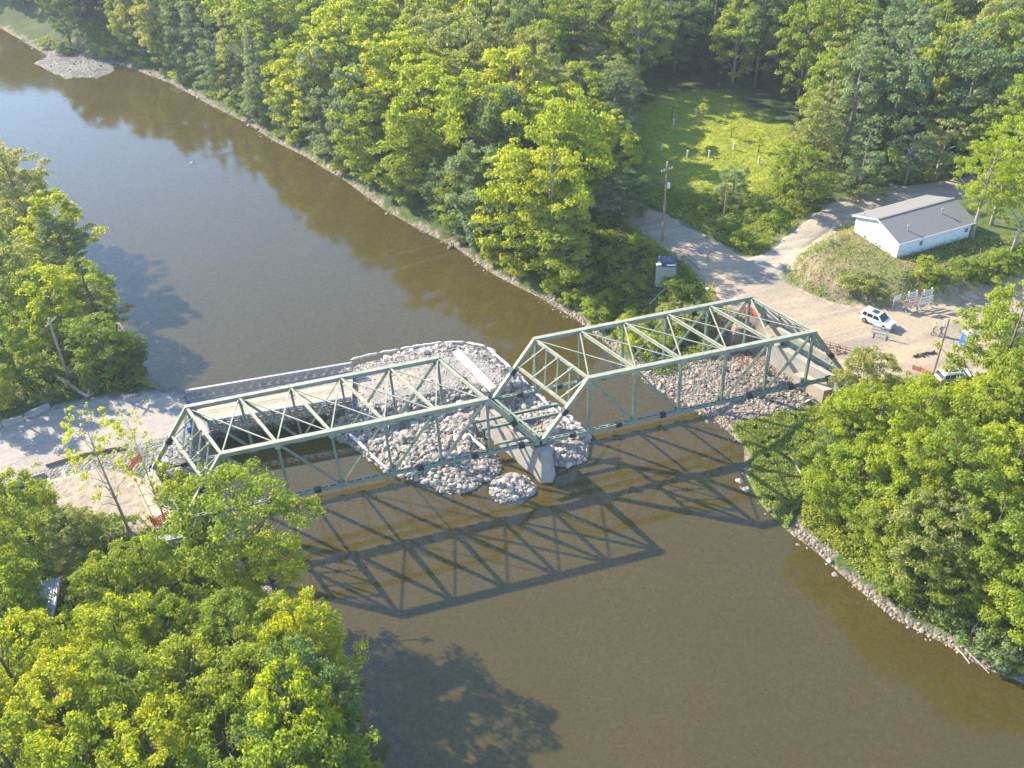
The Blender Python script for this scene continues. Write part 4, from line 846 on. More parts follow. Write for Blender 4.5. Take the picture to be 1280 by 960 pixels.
T4 = pole(1165,472,5.5,8.6,'bare leaning wooden pole in front of the sandy lot',r=.15,lean=(0,0))
T5 = pole(85,472,3.5,9.4,'leaning weathered utility pole on the left bank with pale split top',r=.2,lean=(.6,0),mat=M['barkpale'],arm=1.1)
def wire(A_, B_, sag, label, r=.018):
    t = thing('overhead_wire', label, 'wire', A_, group='overhead wires'); b = MB(); n = 24
    b.tube([A_.lerp(B_,k/n)-Vector((0,0,4*sag*(k/n)*(1-k/n))) for k in range(n+1)], r, 5); b.build('cable', M['galvdark'], t)
wire(T1-Vector((0,0,.4)), T5-Vector((0,0,.4)), 3.0, 'long thin overhead wire crossing the river above the temporary bridge, upper one')
wire(T1-Vector((0,0,2.2)), T5-Vector((0,0,1.8)), 3.6, 'long thin overhead wire crossing the river above the temporary bridge, lower one')
hs = Vector((g0.x,g0.y,hz+4.0)); wire(T1-Vector((0,0,1.6)), hs, 1.2, 'thin service wire from the transformer pole to the white house')
wire(T5-Vector((0,0,1.4)), T5+Vector((-40,-22,-.5)), 1.2, 'thin wire running from the left bank pole out of the picture')
# ------------------------------------------------------------------ concrete pier stub with tarp
c = Vector(atg(832,350)); t = thing('concrete_pier_stub', 'tall pale concrete block with dark blue tarp on top in the brush below the road', 'concrete block', (c.x,c.y,c.z-.4), -.35)
b = MB(); b.add([(-1.5,-1.3,0),(1.5,-1.3,0),(1.5,1.3,0),(-1.5,1.3,0),(-1.25,-1.1,3.6),(1.25,-1.1,3.6),(1.25,1.1,3.6),(-1.25,1.1,3.6)], [(3,2,1,0),(4,5,6,7),(0,1,5,4),(1,2,6,5),(2,3,7,6),(3,0,4,7)]); b.build('block', M['concrete'], t, local=True, bevel=.05)
b = MB(); b.box((-.1,-1.14,2.35),(1.1,.06,.8)); b.build('recess_plate', M['concdark'], t, local=True)
b = MB(); vs = []; 
for j in range(7):
    for i in range(7): x = -1.45+i*.483; y = -1.3+j*.43; e_ = max(abs(x)/1.45,abs(y)/1.3); vs.append((x,y,3.68+random.uniform(0,.28)-(.45 if e_>.98 else 0)))
b.add(vs,[(j*7+i,j*7+i+1,j*7+i+8,j*7+i+7) for j in range(6) for i in range(6)]); b.build('tarp', M['tarp'], t, local=True)
b = MB(); b.box((-1.2,-1.15,3.66),(.7,.5,.24),rz=.3); b.box((.5,-1.25,3.6),(1.2,.25,.16)); b.build('sandbag', M['white'], t, local=True, bevel=.05)
def log(name, label, cat, px, r, mat, dz=.12, pr=None, group=None):
    P = []
    for u,v in px: q = atg(u,v); P.append(Vector((q.x,q.y,q.z+dz)))
    t = thing(name, label, cat, P[0], group=group); b = MB(); n = len(P)
    b.tube(P, [r*(1-.5*k/(n-1)) for k in range(n)] if pr is None else r, 9); b.build('stem' if pr is None else 'pipe_body', mat, t); return t, P
log('steel_pipe','long grey-green pipe slanting down the bank below the concrete block','pipe',[(812,382),(834,360),(855,337)],.13,M['galv'],pr=1,dz=.25)
log('steel_pipe','short pale pipe lying in the grass between the block and the short pole','pipe',[(854,319),(866,330),(875,338)],.10,M['concrete'],pr=1,dz=.25)
log('steel_pipe','long thin pale pipe on the shaded ground below the left abutment','pipe',[(216,731),(240,720),(266,708)],.14,M['white'],pr=1,dz=.2)
t,P = log('fallen_log','thick pale fallen log with broken end beside the leaning pole','log',[(62,466),(84,480),(110,498)],.38,M['barkpale'],dz=.3)
b = MB(); b.tube([P[2], P[2]+Vector((.5,.3,.9))],[.16,.05],6); b.tube([P[2], P[2]+Vector((.9,-.2,.4))],[.14,.04],6); b.build('branch_stub', M['barkpale'], t)
log('fallen_log','grey driftwood log at the water edge by the left end of the temporary bridge','log',[(152,462),(165,455),(178,447)],.22,M['deadwood'],dz=.3)
log('fallen_log','reddish log on the grass below the left abutment','log',[(252,742),(268,740),(282,737)],.16,M['rust'],dz=.2)
log('fallen_log','bare fallen log on the bank behind the grass tongue','log',[(986,570),(994,582),(1001,594)],.2,M['deadwood'],dz=.2)
log('fallen_log','thin driftwood pole lying along the right waterline, upper one','log',[(1194,809),(1204,820),(1212,831)],.13,M['deadwood'],dz=.15)
log('fallen_log','thin driftwood pole lying along the right waterline, lower one','log',[(1206,812),(1222,828),(1236,843)],.10,M['deadwood'],dz=.15)
log('fallen_log','thin stick poking up at the shore below the near truss of the right span','log',[(875,505),(882,516),(888,526)],.08,M['deadwood'],dz=.2)
# boards / debris in the lot
c = Vector(at(1156,443,5.85)); t = thing('scrap_boards', 'dark pile of scrap pieces on the grey gravel below the two workers', 'debris', c)
for k in range(7): b = MB(); b.box(c+Vector((-1.4+k*.45,.1*math.sin(k*2),.1)), (.55,.22,.14), rz=k*.7); b.build('board', M['tyre'], t)
c = Vector(at(1193,444,5.9)); t = thing('leaning_post', 'white post leaning over the gravel near the right trees', 'post', c); b = MB(); b.beam(c, c+Vector((.5,.25,1.3)), .16,.1); b.build('post_body', M['white'], t); b = MB(); b.box(c+Vector((.1,0,0)),(.7,.3,.08)); b.build('foot', M['galvdark'], t)
c = Vector(at(1206,434,5.9)); t = thing('portable_toilet', 'narrow white cabin with blue side half hidden by the right green tree', 'cabin', c); b = MB(); b.box(c+Vector((0,0,1.1)),(1.1,1.1,2.1)); b.build('cabin_body', M['blueplastic'], t, bevel=.04); b = MB(); b.box(c+Vector((0,0,2.2)),(1.2,1.2,.12)); b.build('roof', M['white'], t, bevel=.04); b = MB(); b.box(c+Vector((0,-.58,1.1)),(.8,.04,1.9)); b.build('door', M['white'], t)
c = Vector(atg(10,503)); t = thing('brush_pile', 'reddish brown heap of cut brush at the left picture edge', 'debris', c)
for k in range(46):
    an = random.uniform(0,2*PI); r = random.uniform(.3,2.2); p = c+Vector((math.cos(an)*r,math.sin(an)*r,.1)); q = p+Vector((random.uniform(-1,1),random.uniform(-1,1),random.uniform(.2,.9))); b = MB(); b.tube([p,q],[.05,.02],5); b.build('twig', M['redrail'] if k%2 else M['rust'], t)
# sheet stack under the lower left trees
c = Vector(atg(70,780)); t = thing('sheet_stack', 'stack of grey corrugated metal sheets showing through the lower left trees', 'metal sheets', c)
for k in range(4):
    b = MB(); x0 = -1.0+k*.52; vs = []
    for i in range(5): vs += [(c.x+x0+i*.12, c.y-2.6, c.z+3.3+.05*(i%2)), (c.x+x0+i*.12+.4, c.y+2.4, c.z+3.5+.05*(i%2)+.3)]
    b.add(vs+[(x,y,z-.05) for x,y,z in vs], [(2*i,2*i+2,2*i+3,2*i+1) for i in range(4)]+[(10+2*i+1,10+2*i+3,10+2*i+2,10+2*i) for i in range(4)]); b.build('sheet', M['galv'], t)
b = MB(); 
for dx,dy in ((-.8,-2.2),(.9,-2.2),(-.6,2),(1.2,2)): b.tube([c+Vector((dx,dy,-.2)), c+Vector((dx,dy,3.3))], .1, 6)
b.build('support', M['timber'], t)
# seedling tubes and saplings in the mown clearing
for u,v,lab in [(827,188,'white seedling tube at the left edge of the clearing'),(859,197,'white seedling tube near the middle of the bright clearing'),(886,197,'whitest seedling tube in the lower middle of the clearing'),(917,188,'tall white seedling tube right of the clearing centre'),(948,205,'pale seedling tube at the lower right of the clearing'),(842,157,'pale seedling tube in the shaded far left of the clearing'),(870,145,'grey leaning seedling tube at the shaded far edge of the clearing')]:
    q = atg(u,v); t = thing('seedling_tube', lab, 'tree guard', q, group='seedling tubes in the clearing'); b = MB(); b.tube([q, q+Vector((0,0,1.3))], .16, 8); b.build('tube', M['white'], t); b = MB(); b.tube([q+Vector((.15,0,-.1)), q+Vector((.15,0,1.4))], .025, 5); b.build('stake', M['timber'], t)
# pickets by the bank face
for u,v in ((1007,352),(1041,365),(1060,372)):
    q = atg(u,v); t = thing('marker_stake', {1007:'short pale stake at the bank foot nearest the road junction',1041:'pale stake at the bank foot between two others',1060:'pale stake at the bank foot nearest the white car'}[u], 'stake', q, group='stakes along the bank foot'); b = MB(); b.tube([q-Vector((0,0,.2)), q+Vector((0,0,1.2))],[.06,.04],6); b.build('stake_body', M['barkpale'], t)
c = Vector(atg(1038,303)); t = thing('well_cap', 'small blue capped pipe in a ring of bare soil on the mound', 'pipe', c); b = MB(); b.tube([c-Vector((0,0,.2)), c+Vector((0,0,.55))], .13, 10); b.build('casing', M['blueplastic'], t); b = MB(); b.tube([c+Vector((0,0,.55)), c+Vector((0,0,.62))], .17, 10); b.build('cap', M['galv'], t)
# ------------------------------------------------------------------ trees
def leafquads(cen, nrm, size, asp=.62):
    n = len(cen); r = RNG.normal(size=(n,3)); a = np.cross(nrm, r); a /= np.linalg.norm(a,axis=1)[:,None]+1e-9; b = np.cross(nrm, a)
    s = size[:,None]; k = RNG.uniform(-.25,.25,(n,1))*s
    V = np.stack([cen-a*s, cen-b*s*asp+nrm*k, cen+a*s, cen+b*s*asp+nrm*k], 1)
    return V.reshape(-1,3), np.arange(n*4).reshape(n,4)
def envelope(kind, t):
    if kind == 'cone': return (1-t)**.85*1.0+.04
    if kind == 'column': return np.sqrt(np.clip(1-(2*t-1)**2,0,1))**.7
    if kind == 'spread': return np.sqrt(np.clip(1-((t-.55)/.55)**2,0,1))
    return np.sqrt(np.clip(1-((t-.45)/.58)**2,0,1))
def tree_meshes(kind, nclump, nleaf, leaf, H=1.0, R=1.0, base=.25, crad=.26, seed=0, flat=.62, gap=0.0, tr=1.0):
    """unit-ish tree in real metres: returns (crown mesh object data, trunk data)"""
    global RNG
    RNG = np.random.default_rng(seed+100); rnd = random.Random(seed)
    t = RNG.beta(1.5,1.25,nclump) if kind not in ('cone',) else RNG.beta(1.0,1.35,nclump)
    th = RNG.uniform(0,2*PI,nclump); env = envelope(kind, t)
    lob = 1+.24*np.sin(th*2+seed)+.18*np.sin(th*3+seed*2.3+t*6)+.12*np.sin(th*5-seed)
    rr = R*env*lob*(.38+.62*RNG.uniform(0,1,nclump)**.45)
    z = H*(base+(1-base)*t)*(1-.0*rr); cen = np.stack([rr*np.cos(th), rr*np.sin(th), z],1)
    cr = R*crad*RNG.uniform(.55,1.35,nclump)*(.55+.45*env if kind!='cone' else .45+.8*env)
    wts = cr**2; wts /= wts.sum(); ci = RNG.choice(nclump, nleaf, p=wts)
    d = RNG.normal(size=(nleaf,3)); d /= np.linalg.norm(d,axis=1)[:,None]; d[:,2] = np.where(d[:,2]<-.25, -d[:,2]*.6, d[:,2])
    rad = cr[ci]*RNG.uniform(.15,1,nleaf)**.45
    lump = 1+.3*np.sin(d[:,0]*7+ci)*np.sin(d[:,1]*7+ci*2)
    P = cen[ci]+d*(rad*lump)[:,None]*np.array([1,1,flat])
    if kind == 'cone': P[:,2] -= np.hypot(P[:,0]-cen[ci][:,0],P[:,1]-cen[ci][:,1])*.3
    N = d*1.0+RNG.normal(size=(nleaf,3))*.55+np.array([0,0,.35]); N /= np.linalg.norm(N,axis=1)[:,None]
    V, Fq = leafquads(P, N, leaf*RNG.uniform(.55,1.3,nleaf)*.5)
    tc = RNG.uniform(0,1,nclump); tint = np.repeat(np.clip(tc[ci]*.75+RNG.uniform(-.15,.35,nleaf),0,1), 4)
    me = mesh_np('crown', V, Fq, M['mid'], attrs={'tint':tint}); cm = me.data; bpy.data.objects.remove(me)
    b = MB(); r0 = (.018*H+.05)*tr; wob = [(rnd.uniform(-.03,.03)*H*.5*k, rnd.uniform(-.03,.03)*H*.5*k, H*.92*k) for k in (0,.25,.5,.75,1)]
    wob[0] = (0,0,-.8); b.tube(wob, [r0*1.25,r0,r0*.72,r0*.42,r0*.12], 8)
    nl = min(nclump, 22 if nleaf>1500 else 9)
    for k in RNG.choice(nclump, nl, replace=False):
        c = Vector(cen[k]); zz = max(H*base*.75, c.z-np.hypot(c.x,c.y)*.75); f = min(zz/(H*.92),.95); i = min(int(f*4),3); w0 = Vector(wob[i]).lerp(Vector(wob[i+1]), f*4-i)
        m_ = w0.lerp(c,.5)+Vector((rnd.uniform(-.3,.3),rnd.uniform(-.3,.3),.25)); r1 = r0*.42*(1-f*.6); b.tube([w0,m_,c],[r1,r1*.6,r1*.22],6)
    o = b.build('trunk', M['bark'], smooth=True); tm = o.data; bpy.data.objects.remove(o)
    for mm in (cm, tm): pass
    return cm, tm, H, R
LIB = {}
def lib(key, *a, **k): LIB.setdefault(key, []).append(tree_meshes(*a, **k))
for s in range(4): lib('near', 'round', 210, 17000, .27, H=12, R=4.4, base=.15, crad=.165, seed=s)
for s in range(2): lib('sparse', 'round', 110, 2300, .24, H=13, R=3.9, base=.30, crad=.10, seed=20+s, tr=.55)
for s in range(2): lib('open', 'spread', 150, 13000, .26, H=14, R=4.6, base=.26, crad=.17, seed=30+s)
for s in range(5): lib('round', 'round', 120, 14000, .44, H=17, R=5.6, base=.10, crad=.225, seed=40+s)
for s in range(4): lib('dense', 'column', 110, 10000, .38, H=17, R=4.0, base=.02, crad=.25, seed=50+s)
for s in range(3): lib('cone', 'cone', 110, 7000, .36, H=19, R=4.2, base=.07, crad=.22, seed=60+s, flat=.4)
for s in range(4): lib('far', 'round', 75, 5600, .58, H=17, R=5.2, base=.10, crad=.25, seed=70+s)
for s in range(3): lib('bush', 'spread', 24, 1700, .26, H=2.4, R=1.6, base=.05, crad=.36, seed=80+s)
for s in range(2): lib('sapling', 'column', 16, 420, .30, H=4.5, R=1.1, base=.35, crad=.35, seed=90+s)
CNT = 0
def tree(key, x, y, z, H, R, mat, label, cat='tree', group=None, name='broadleaf_tree', bark='bark', var=None, rz=None, lean=(0,0)):
    global CNT; CNT += 1
    cm, tm, h, r = LIB[key][(CNT if var is None else var) % len(LIB[key])]
    t = thing(name, label, cat, (x,y,z), random.uniform(0,6.28) if rz is None else rz, group)
    t.scale = (R/r, R/r, H/h); t.rotation_euler[0] = lean[0]; t.rotation_euler[1] = lean[1]
    o = bpy.data.objects.new('crown', cm); C.objects.link(o); o.parent = t; o.material_slots[0].link = 'OBJECT'; o.material_slots[0].material = M[mat]
    o = bpy.data.objects.new('trunk', tm); C.objects.link(o); o.parent = t; o.material_slots[0].link = 'OBJECT'; o.material_slots[0].material = M[bark]
    return t
USED = []
def tp(key, u, v, H, R, mat, label, f=.6, **k):
    name = k.get('name','')
    """tree whose crown centre shows at photo position (u, v)"""
    z = 4.0
    for _ in range(6): q = at(u, v, z+H*f); z = Hs(q[0],q[1])
    if z < .3 : z = .3
    q = at(u, v, z+H*f); qx, qy = q[0], q[1]; n_ = 0
    while name != 'leafy_bush' and Hs(qx,qy) < .9 and n_ < 26: qx += (.6 if qx > 0 or qy > 40 and u > 200 or v < 160 else -.6); n_ += 1
    q = (qx, qy); z = max(.3, Hs(qx,qy)); USED.append((q[0],q[1],R)); return tree(key, q[0], q[1], z-.1, H, R, mat, label, **k)
G1 = 'broadleaf trees massed at the lower left'
# lower left mass (seen from above, 70-90 m away)
LLm = [(20,642,11,4.2,'mid','pale green tree at the left border beside the near road edge'),(92,672,8,3.2,'olive','yellowish tree below the sandy patch'),(-25,715,12,4.6,'mid','tree cut by the left border, level with the metal sheets'),
 (12,752,11,3.3,'mid','tree directly left of the grey metal sheets'),(138,732,10,3.4,'mid','tree directly right of the grey metal sheets'),(180,706,8,2.6,'mid','small tree below the left end of the pale slab'),
 (70,835,8,3.0,'mid','tree directly below the grey metal sheets'),(10,840,13,4.4,'bright','yellow-green tree at the left border in the lower quarter'),(150,800,12,3.9,'bright','bright yellow-green tree between the metal sheets and the shaded pipe'),
 (205,795,10,3.3,'mid','tree left of the small grassy clearing'),(290,800,10,3.9,'mid','tree just below the small grassy clearing'),(365,805,12,4.0,'mid','tree reaching over the river below the forked tree'),
 (415,812,14,3.6,'bright','bright tree overhanging the water, upper of the two points'),(80,890,13,4.2,'bright','bright tree low in the left mass, second from the border'),(160,875,13,4.2,'mid','tree in the middle of the lower left mass'),
 (240,870,12,4.4,'mid','tree at the centre bottom of the lower left mass'),(320,870,12,4.2,'mid','tree with dark hollow below it near the river'),(395,890,17,4.2,'dark','deep green tree shading the waterline'),
 (425,925,18,4.2,'bright','bright tree overhanging the water, lower of the two points'),(0,940,13,4.6,'mid','tree in the bottom left corner'),(110,960,13,4.4,'bright','tree at the bottom border, left of the middle of the mass'),
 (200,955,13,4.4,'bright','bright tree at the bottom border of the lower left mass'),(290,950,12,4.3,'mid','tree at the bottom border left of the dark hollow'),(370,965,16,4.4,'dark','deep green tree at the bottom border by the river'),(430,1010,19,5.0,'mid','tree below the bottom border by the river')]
for i,(u,v,H,R,m_,lab) in enumerate(LLm): tp('near',u,v,H,R,m_,lab,group=G1)
tp('open',322,668,17,6.0,'mid','tall open forked tree standing in front of the near truss, left end',f=.60)
tp('open',345,720,12,3.6,'bright','smaller leafy tree leaning over the water under the tall forked tree',f=.6)
tp('sparse',118,560,17,3.6,'bright','thin nearly bare tree with sparse yellow leaves over the gravel road',f=.72,bark='deadwood')
tp('sparse',172,560,16,2.0,'bright','slender nearly bare tree standing right against the left portal',f=.72,bark='deadwood')
tp('bush',208,600,2.6,2.0,'bright','bright bush at the left bearing between the two end posts',cat='bush',name='leafy_bush'); tp('bush',235,612,2.4,1.6,'bright','small bright bush between the portal and the pale slab edge',cat='bush',name='leafy_bush')
# left bank behind the road
G2 = 'trees on the left bank'
for u,v,H,R,m_,k,lab in [(15,225,15,5.2,'olive','round','tall olive-yellow tree at the left border, farthest up the river'),(-40,300,15,5,'mid','round','tree at the left border behind the olive one'),(72,285,14,4.6,'bright','round','bright green tree with lit crest on the left bank'),(118,300,12,3.6,'blue','dense','grey-green tree leaning over the water on the left bank'),
  (20,345,13,4.6,'olive','round','tree on the left bank with pale yellow leaves at the border'),(60,375,12,4.2,'bright','round','bright tree directly above the leaning pole'),(122,365,11,3.8,'mid','dense','tree overhanging the river level with the leaning pole top'),
  (0,420,11,4.0,'mid','round','tree at the left border beside the leaning pole'),(120,425,9,3.4,'mid','dense','low leafy tree right of the leaning pole'),(158,440,7,2.6,'dark','dense','dark low tree at the water edge right of the fallen log'),(150,392,8,2.8,'olive','dense','small yellow-tipped tree at the river edge'),
  (178,404,5,2.0,'maroon','bush','dusky dark shrub hanging over the blue water'),(178,448,5,1.8,'dark','bush','dark shrub near the temporary bridge end'),(-30,470,9,3.6,'mid','round','tree at the border above the red debris')]:
    tp(k,u,v,H,R,m_,lab,group=G2)
# right bank mass
G3 = 'leafy trees massed on the right bank'
RR = [(1085,470,9,3.2,'olive','pale tree top just below the red-orange railing'),(1062,520,9,3.2,'mid','tree right of the grass tongue, uppermost'),(1100,525,11,4.2,'bright','tree below the railing in the right mass'),(1160,520,10,4.2,'bright','tree directly below the leaning wooden pole'),(1225,520,11,4.4,'bright','tree below the white parked car half hidden'),
 (1275,510,12,4.4,'mid','tree at the right border under the tall green one'),(1045,612,7,2.8,'mid','tree beside the driftwood behind the grass tongue'),(1075,590,11,4.2,'bright','yellow-green tree in the middle of the right mass, left side'),(1140,590,12,4.3,'bright','yellow-green tree in the centre of the right mass'),
 (1205,590,12,4.4,'mid','tree at the centre right of the right mass'),(1265,590,12,4.4,'bright','bright tree at the right border, middle height'),(1045,655,9,3.6,'mid','low tree spreading over the right shore cobbles'),(1110,660,11,4.0,'mid','tree above the cobble bank'),(1175,665,12,4.2,'olive','olive tree with visible dark trunks to its right'),
 (1245,660,12,4.0,'mid','tree over the dark hollow at the right'),(1120,720,8,3.2,'mid','low tree overhanging the cobble waterline'),(1290,690,13,4.4,'mid','tree at the right border above the yellow one'),(1255,745,10,4.2,'bright','vivid yellow tree at the right border'),(1175,745,7,2.8,'mid','low bushy tree left of the vivid yellow one'),(1290,790,9,3.8,'bright','yellow tree overhanging the driftwood at the right border'),
 (1012,668,5,2.0,'mid','small tree tip reaching the water near the shadow corner'),(1062,560,8,3.0,'dark','deeper green tree tucked behind the grass tongue')]
for u,v,H,R,m_,lab in RR: tp('near',u,v,H,R,m_,lab,group=G3)
tp('near',1266,425,17,4.7,'mid','tall green tree at the right border in front of the sandy lot',f=.62); tp('near',1292,480,15,4.4,'mid','tall green tree cut by the right border below the lot',f=.62)
tp('bush',1246,398,3.0,2.0,'mid','leafy bush left of the tall green tree at the lot edge',cat='bush',name='leafy_bush')
# by the house
for u,v,H,R,m_,k,lab in [(1235,225,15,3.9,'bright','open','bright tree with pale trunks in front of the white house'),(1262,205,16,4.2,'bright','open','taller bright tree at the right border behind the pale trunks'),(1290,240,15,4,'bright','open','bright tree cut by the right border beside the house'),(1275,150,17,4.8,'mid','round','green tree at the right border above the house'),
   (1008,215,10,3.8,'mid','round','round leafy tree between the clearing and the driveway'),(985,205,9,2.6,'mid','dense','smaller leafy tree touching the round one at the clearing corner'),(918,225,6.5,2.1,'blue','dense','small round tree standing on the slope in front of the clearing'),(1040,115,20,4.2,'olive','cone','tall yellowish larch-like tree right of the clearing'),
   (1020,165,13,3.4,'olive','dense','yellow-green drooping tree at the right corner of the clearing'),(1072,110,23,4.6,'blue','cone','tall dark feathery conifer right of the yellowish tree'),(1085,185,14,3.8,'blue','cone','lower dark conifer behind the driveway'),(1110,205,5,2.6,'mid','bush','spreading bush by the forest edge behind the house'),(1140,190,9,3.2,'blue','far','thin grey-green tree with crooked pale trunk behind the house'),
   (1180,180,10,3.6,'olive','far','pale crooked tree at the forest edge behind the house'),(1220,170,11,3.6,'mid','far','leafy tree at the forest edge right of the crooked ones')]:
    tp(k,u,v,H,R,m_,lab,bark='barkpale' if k in ('open','far') else 'bark')
# forest point left of the gravel road: the bright stand
G4 = 'bright trees of the stand left of the gravel road'
for u,v,H,R,m_,k,lab in [(690,245,21,4.6,'bright','open','tall bright tree with bare pale trunk nearest the gravel road'),(655,225,20,4.4,'bright','round','tall yellow-green tree at the river corner of the stand'),(700,180,21,4.8,'bright','round','sunlit broad tree above the bare pale trunk'),(757,185,14,3.2,'bright','round','tree on the clearing side of the bright stand'),
   (725,125,16,3.6,'mid','round','tree behind the stand with a dead snag beside it'),(640,120,21,5.0,'bright','round','sunlit tree in the crest of the stand, right of the pale dome'),(575,75,22,5.6,'olive','round','pale olive dome-shaped tree crowning the stand'),(590,150,19,4.8,'bright','round','bright tree below the pale olive dome'),
   (600,235,16,4.4,'blue','round','grey-green tree below the bright crest near the shore'),(570,245,13,3.8,'mid','dense','low tree over the shore below the grey-green one'),(640,290,14,3.6,'bright','dense','bright low tree just above the shore corner'),(690,300,13,3.8,'mid','dense','leafy tree low at the shore left of the bare trunk'),
   (530,130,20,4.8,'bright','round','bright tree left of the pale dome, front row'),(480,105,20,5,'bright','round','bright tree second left of the pale dome'),(430,60,21,5,'bright','round','bright tree third left of the pale dome'),(380,85,19,4.6,'bright','round','bright tree where the yellow stand meets the dark conifers'),
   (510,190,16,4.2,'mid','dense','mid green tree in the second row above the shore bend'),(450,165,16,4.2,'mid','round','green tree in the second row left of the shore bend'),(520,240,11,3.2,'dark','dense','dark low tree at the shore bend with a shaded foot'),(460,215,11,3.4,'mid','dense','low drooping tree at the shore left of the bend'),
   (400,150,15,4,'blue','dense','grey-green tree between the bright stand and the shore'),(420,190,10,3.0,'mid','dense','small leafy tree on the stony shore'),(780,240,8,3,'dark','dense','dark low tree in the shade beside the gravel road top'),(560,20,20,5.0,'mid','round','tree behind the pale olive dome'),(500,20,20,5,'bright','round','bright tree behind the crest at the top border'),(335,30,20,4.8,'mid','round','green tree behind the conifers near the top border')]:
    R *= (1.38 if k == 'round' else 1.25); tp(k,u,v,H,R,m_,lab,group=G4, bark='barkpale' if k=='open' else 'bark')
# conifer-like dark row along the far shore
G5 = 'grey-green trees along the far shore'
px_row = [(365,150),(345,135),(322,105),(300,125),(282,80),(262,95),(240,70),(225,40),(205,60),(180,30),(160,45),(135,20),(105,35),(70,20),(20,10),(305,60),(350,80),(255,25),(120,-10),(320,150),(270,120),(380,170)]
kinds = ['dense','dense','cone','dense','cone','dense','cone','cone','dense','round','dense','round','round','round','round','cone','dense','cone','round','dense','dense','dense']
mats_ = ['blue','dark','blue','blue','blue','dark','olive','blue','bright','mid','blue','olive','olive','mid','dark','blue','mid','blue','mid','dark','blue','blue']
names5 = ['just left of the bright stand','second from the bright stand, low','slender one with a feathery top third from the stand','in front of the slender feathery one','with the tallest feathery top','below the tallest feathery top','olive and pointed in the middle of the row','pointed, left of the olive one','bright low one standing out at the shore','rounded, behind the bright low one','dark, at the shore right of the gravel bar','olive, above the gravel bar','olive, left of the gravel bar head','green, near the top left corner','dark, in the top left corner','tall, behind the tallest feathery one','green, behind the row beside the bright stand','pointed, at the top border','rounded, at the top border over the gravel bar','low, hanging over the shore stones','low, at the water below the conifers','lowest, where the stony shore widens']
for (u,v),k,m_,nm in zip(px_row,kinds,mats_,names5):
    low = 'low' in nm; tp(k,u,v,(9 if low else 19+random.uniform(-1,2)),(3.0 if low else (4.4 if k=='round' else 3.9)),m_,'shore tree '+nm,group=G5,name='conifer_tree' if k=='cone' else 'broadleaf_tree')
# forest beyond, jittered grid with the clearing, roads and house left open
def px_of(P):
    q = RM.T @ (np.array(P)-CAM); return 640+F*q[0]/-q[2], 480-F*q[1]/-q[2]
rf = random.Random(11); cand = []; yy_ = 40.0
while yy_ < 400:
    sp = 7.2+ (yy_-40)*.020; xx = -210.0
    while xx < 230:
        x = xx+rf.uniform(-.38,.38)*sp; y = yy_+rf.uniform(-.38,.38)*sp; xx += sp; cand.append((x,y,sp))
    yy_ += sp
cx_ = np.array([c[0] for c in cand]); cy_ = np.array([c[1] for c in cand])
VIS = pp([(745,238),(775,150),(820,108),(900,100),(985,150),(1010,205),(1070,212),(1130,195),(1215,205),(1420,250),(1420,480),(1000,520),(700,400)],6.5)
okm = inside(cx_,cy_,RTOPL)&(dline(cx_,cy_,RSHORE)>6)&~inside(cx_,cy_,VIS)
nfar = 0
for (x,y,sp),k in zip(cand, okm):
    if not k: continue
    if any((x-a_)**2+(y-b_)**2 < (sp*.62)**2 for a_,b_,r_ in USED): continue
    z = Hs(x,y); u,v = px_of((x,y,z+12)); u2,v2 = px_of((x,y,z+20))
    if u < -90 or u > 1370 or v2 > 560 or v < -110: continue
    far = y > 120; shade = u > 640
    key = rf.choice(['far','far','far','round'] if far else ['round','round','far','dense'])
    m_ = rf.choice(['mid','mid','dark','olive','bright'] if not shade else ['blue','olive','dark','mid','mid'])  # shade of the woods painted in by a darker choice of leaf colours
    H = rf.uniform(15,20) if not shade else rf.uniform(15,22); R = sp*rf.uniform(.50,.66)
    if v > 40 and 700 < u < 1000: H = rf.uniform(10,13)
    grp, where = ('forest trees behind the bright stand','deep forest tree behind the bright riverside stand') if u < 640 else (('forest trees behind the clearing','forest tree in the shaded woods behind the mown clearing') if u < 1000 else ('forest trees behind the white house','woodland tree on the slope behind the white house'))
    col_ = {'mid':'mid green','dark':'dark green','olive':'olive','bright':'yellow-green','blue':'grey-green'}[m_]
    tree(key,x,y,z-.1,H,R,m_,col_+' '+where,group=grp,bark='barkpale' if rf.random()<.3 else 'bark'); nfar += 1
for i,(x,y) in enumerate([(-86,234),(-93,245),(-100,254),(-79,225),(-73,214),(-68,205),(-78,243),(-86,256),(-69,232),(-64,220),(-95,268),(-61,240),(-67,255),(-77,268),(-56,226),(-108,264),(-116,276)]):
    tree('far' if i%2 else 'round',x,y,Hs(x,y)-.1,17+(i%3)*1.5,5.6,['dark','blue','mid','olive'][i%4],['dark green','grey-green','mid green','olive'][i%4]+' tree at the far upstream bend above the gravel bar',group='trees at the far upstream bend')
print('forest', nfar)
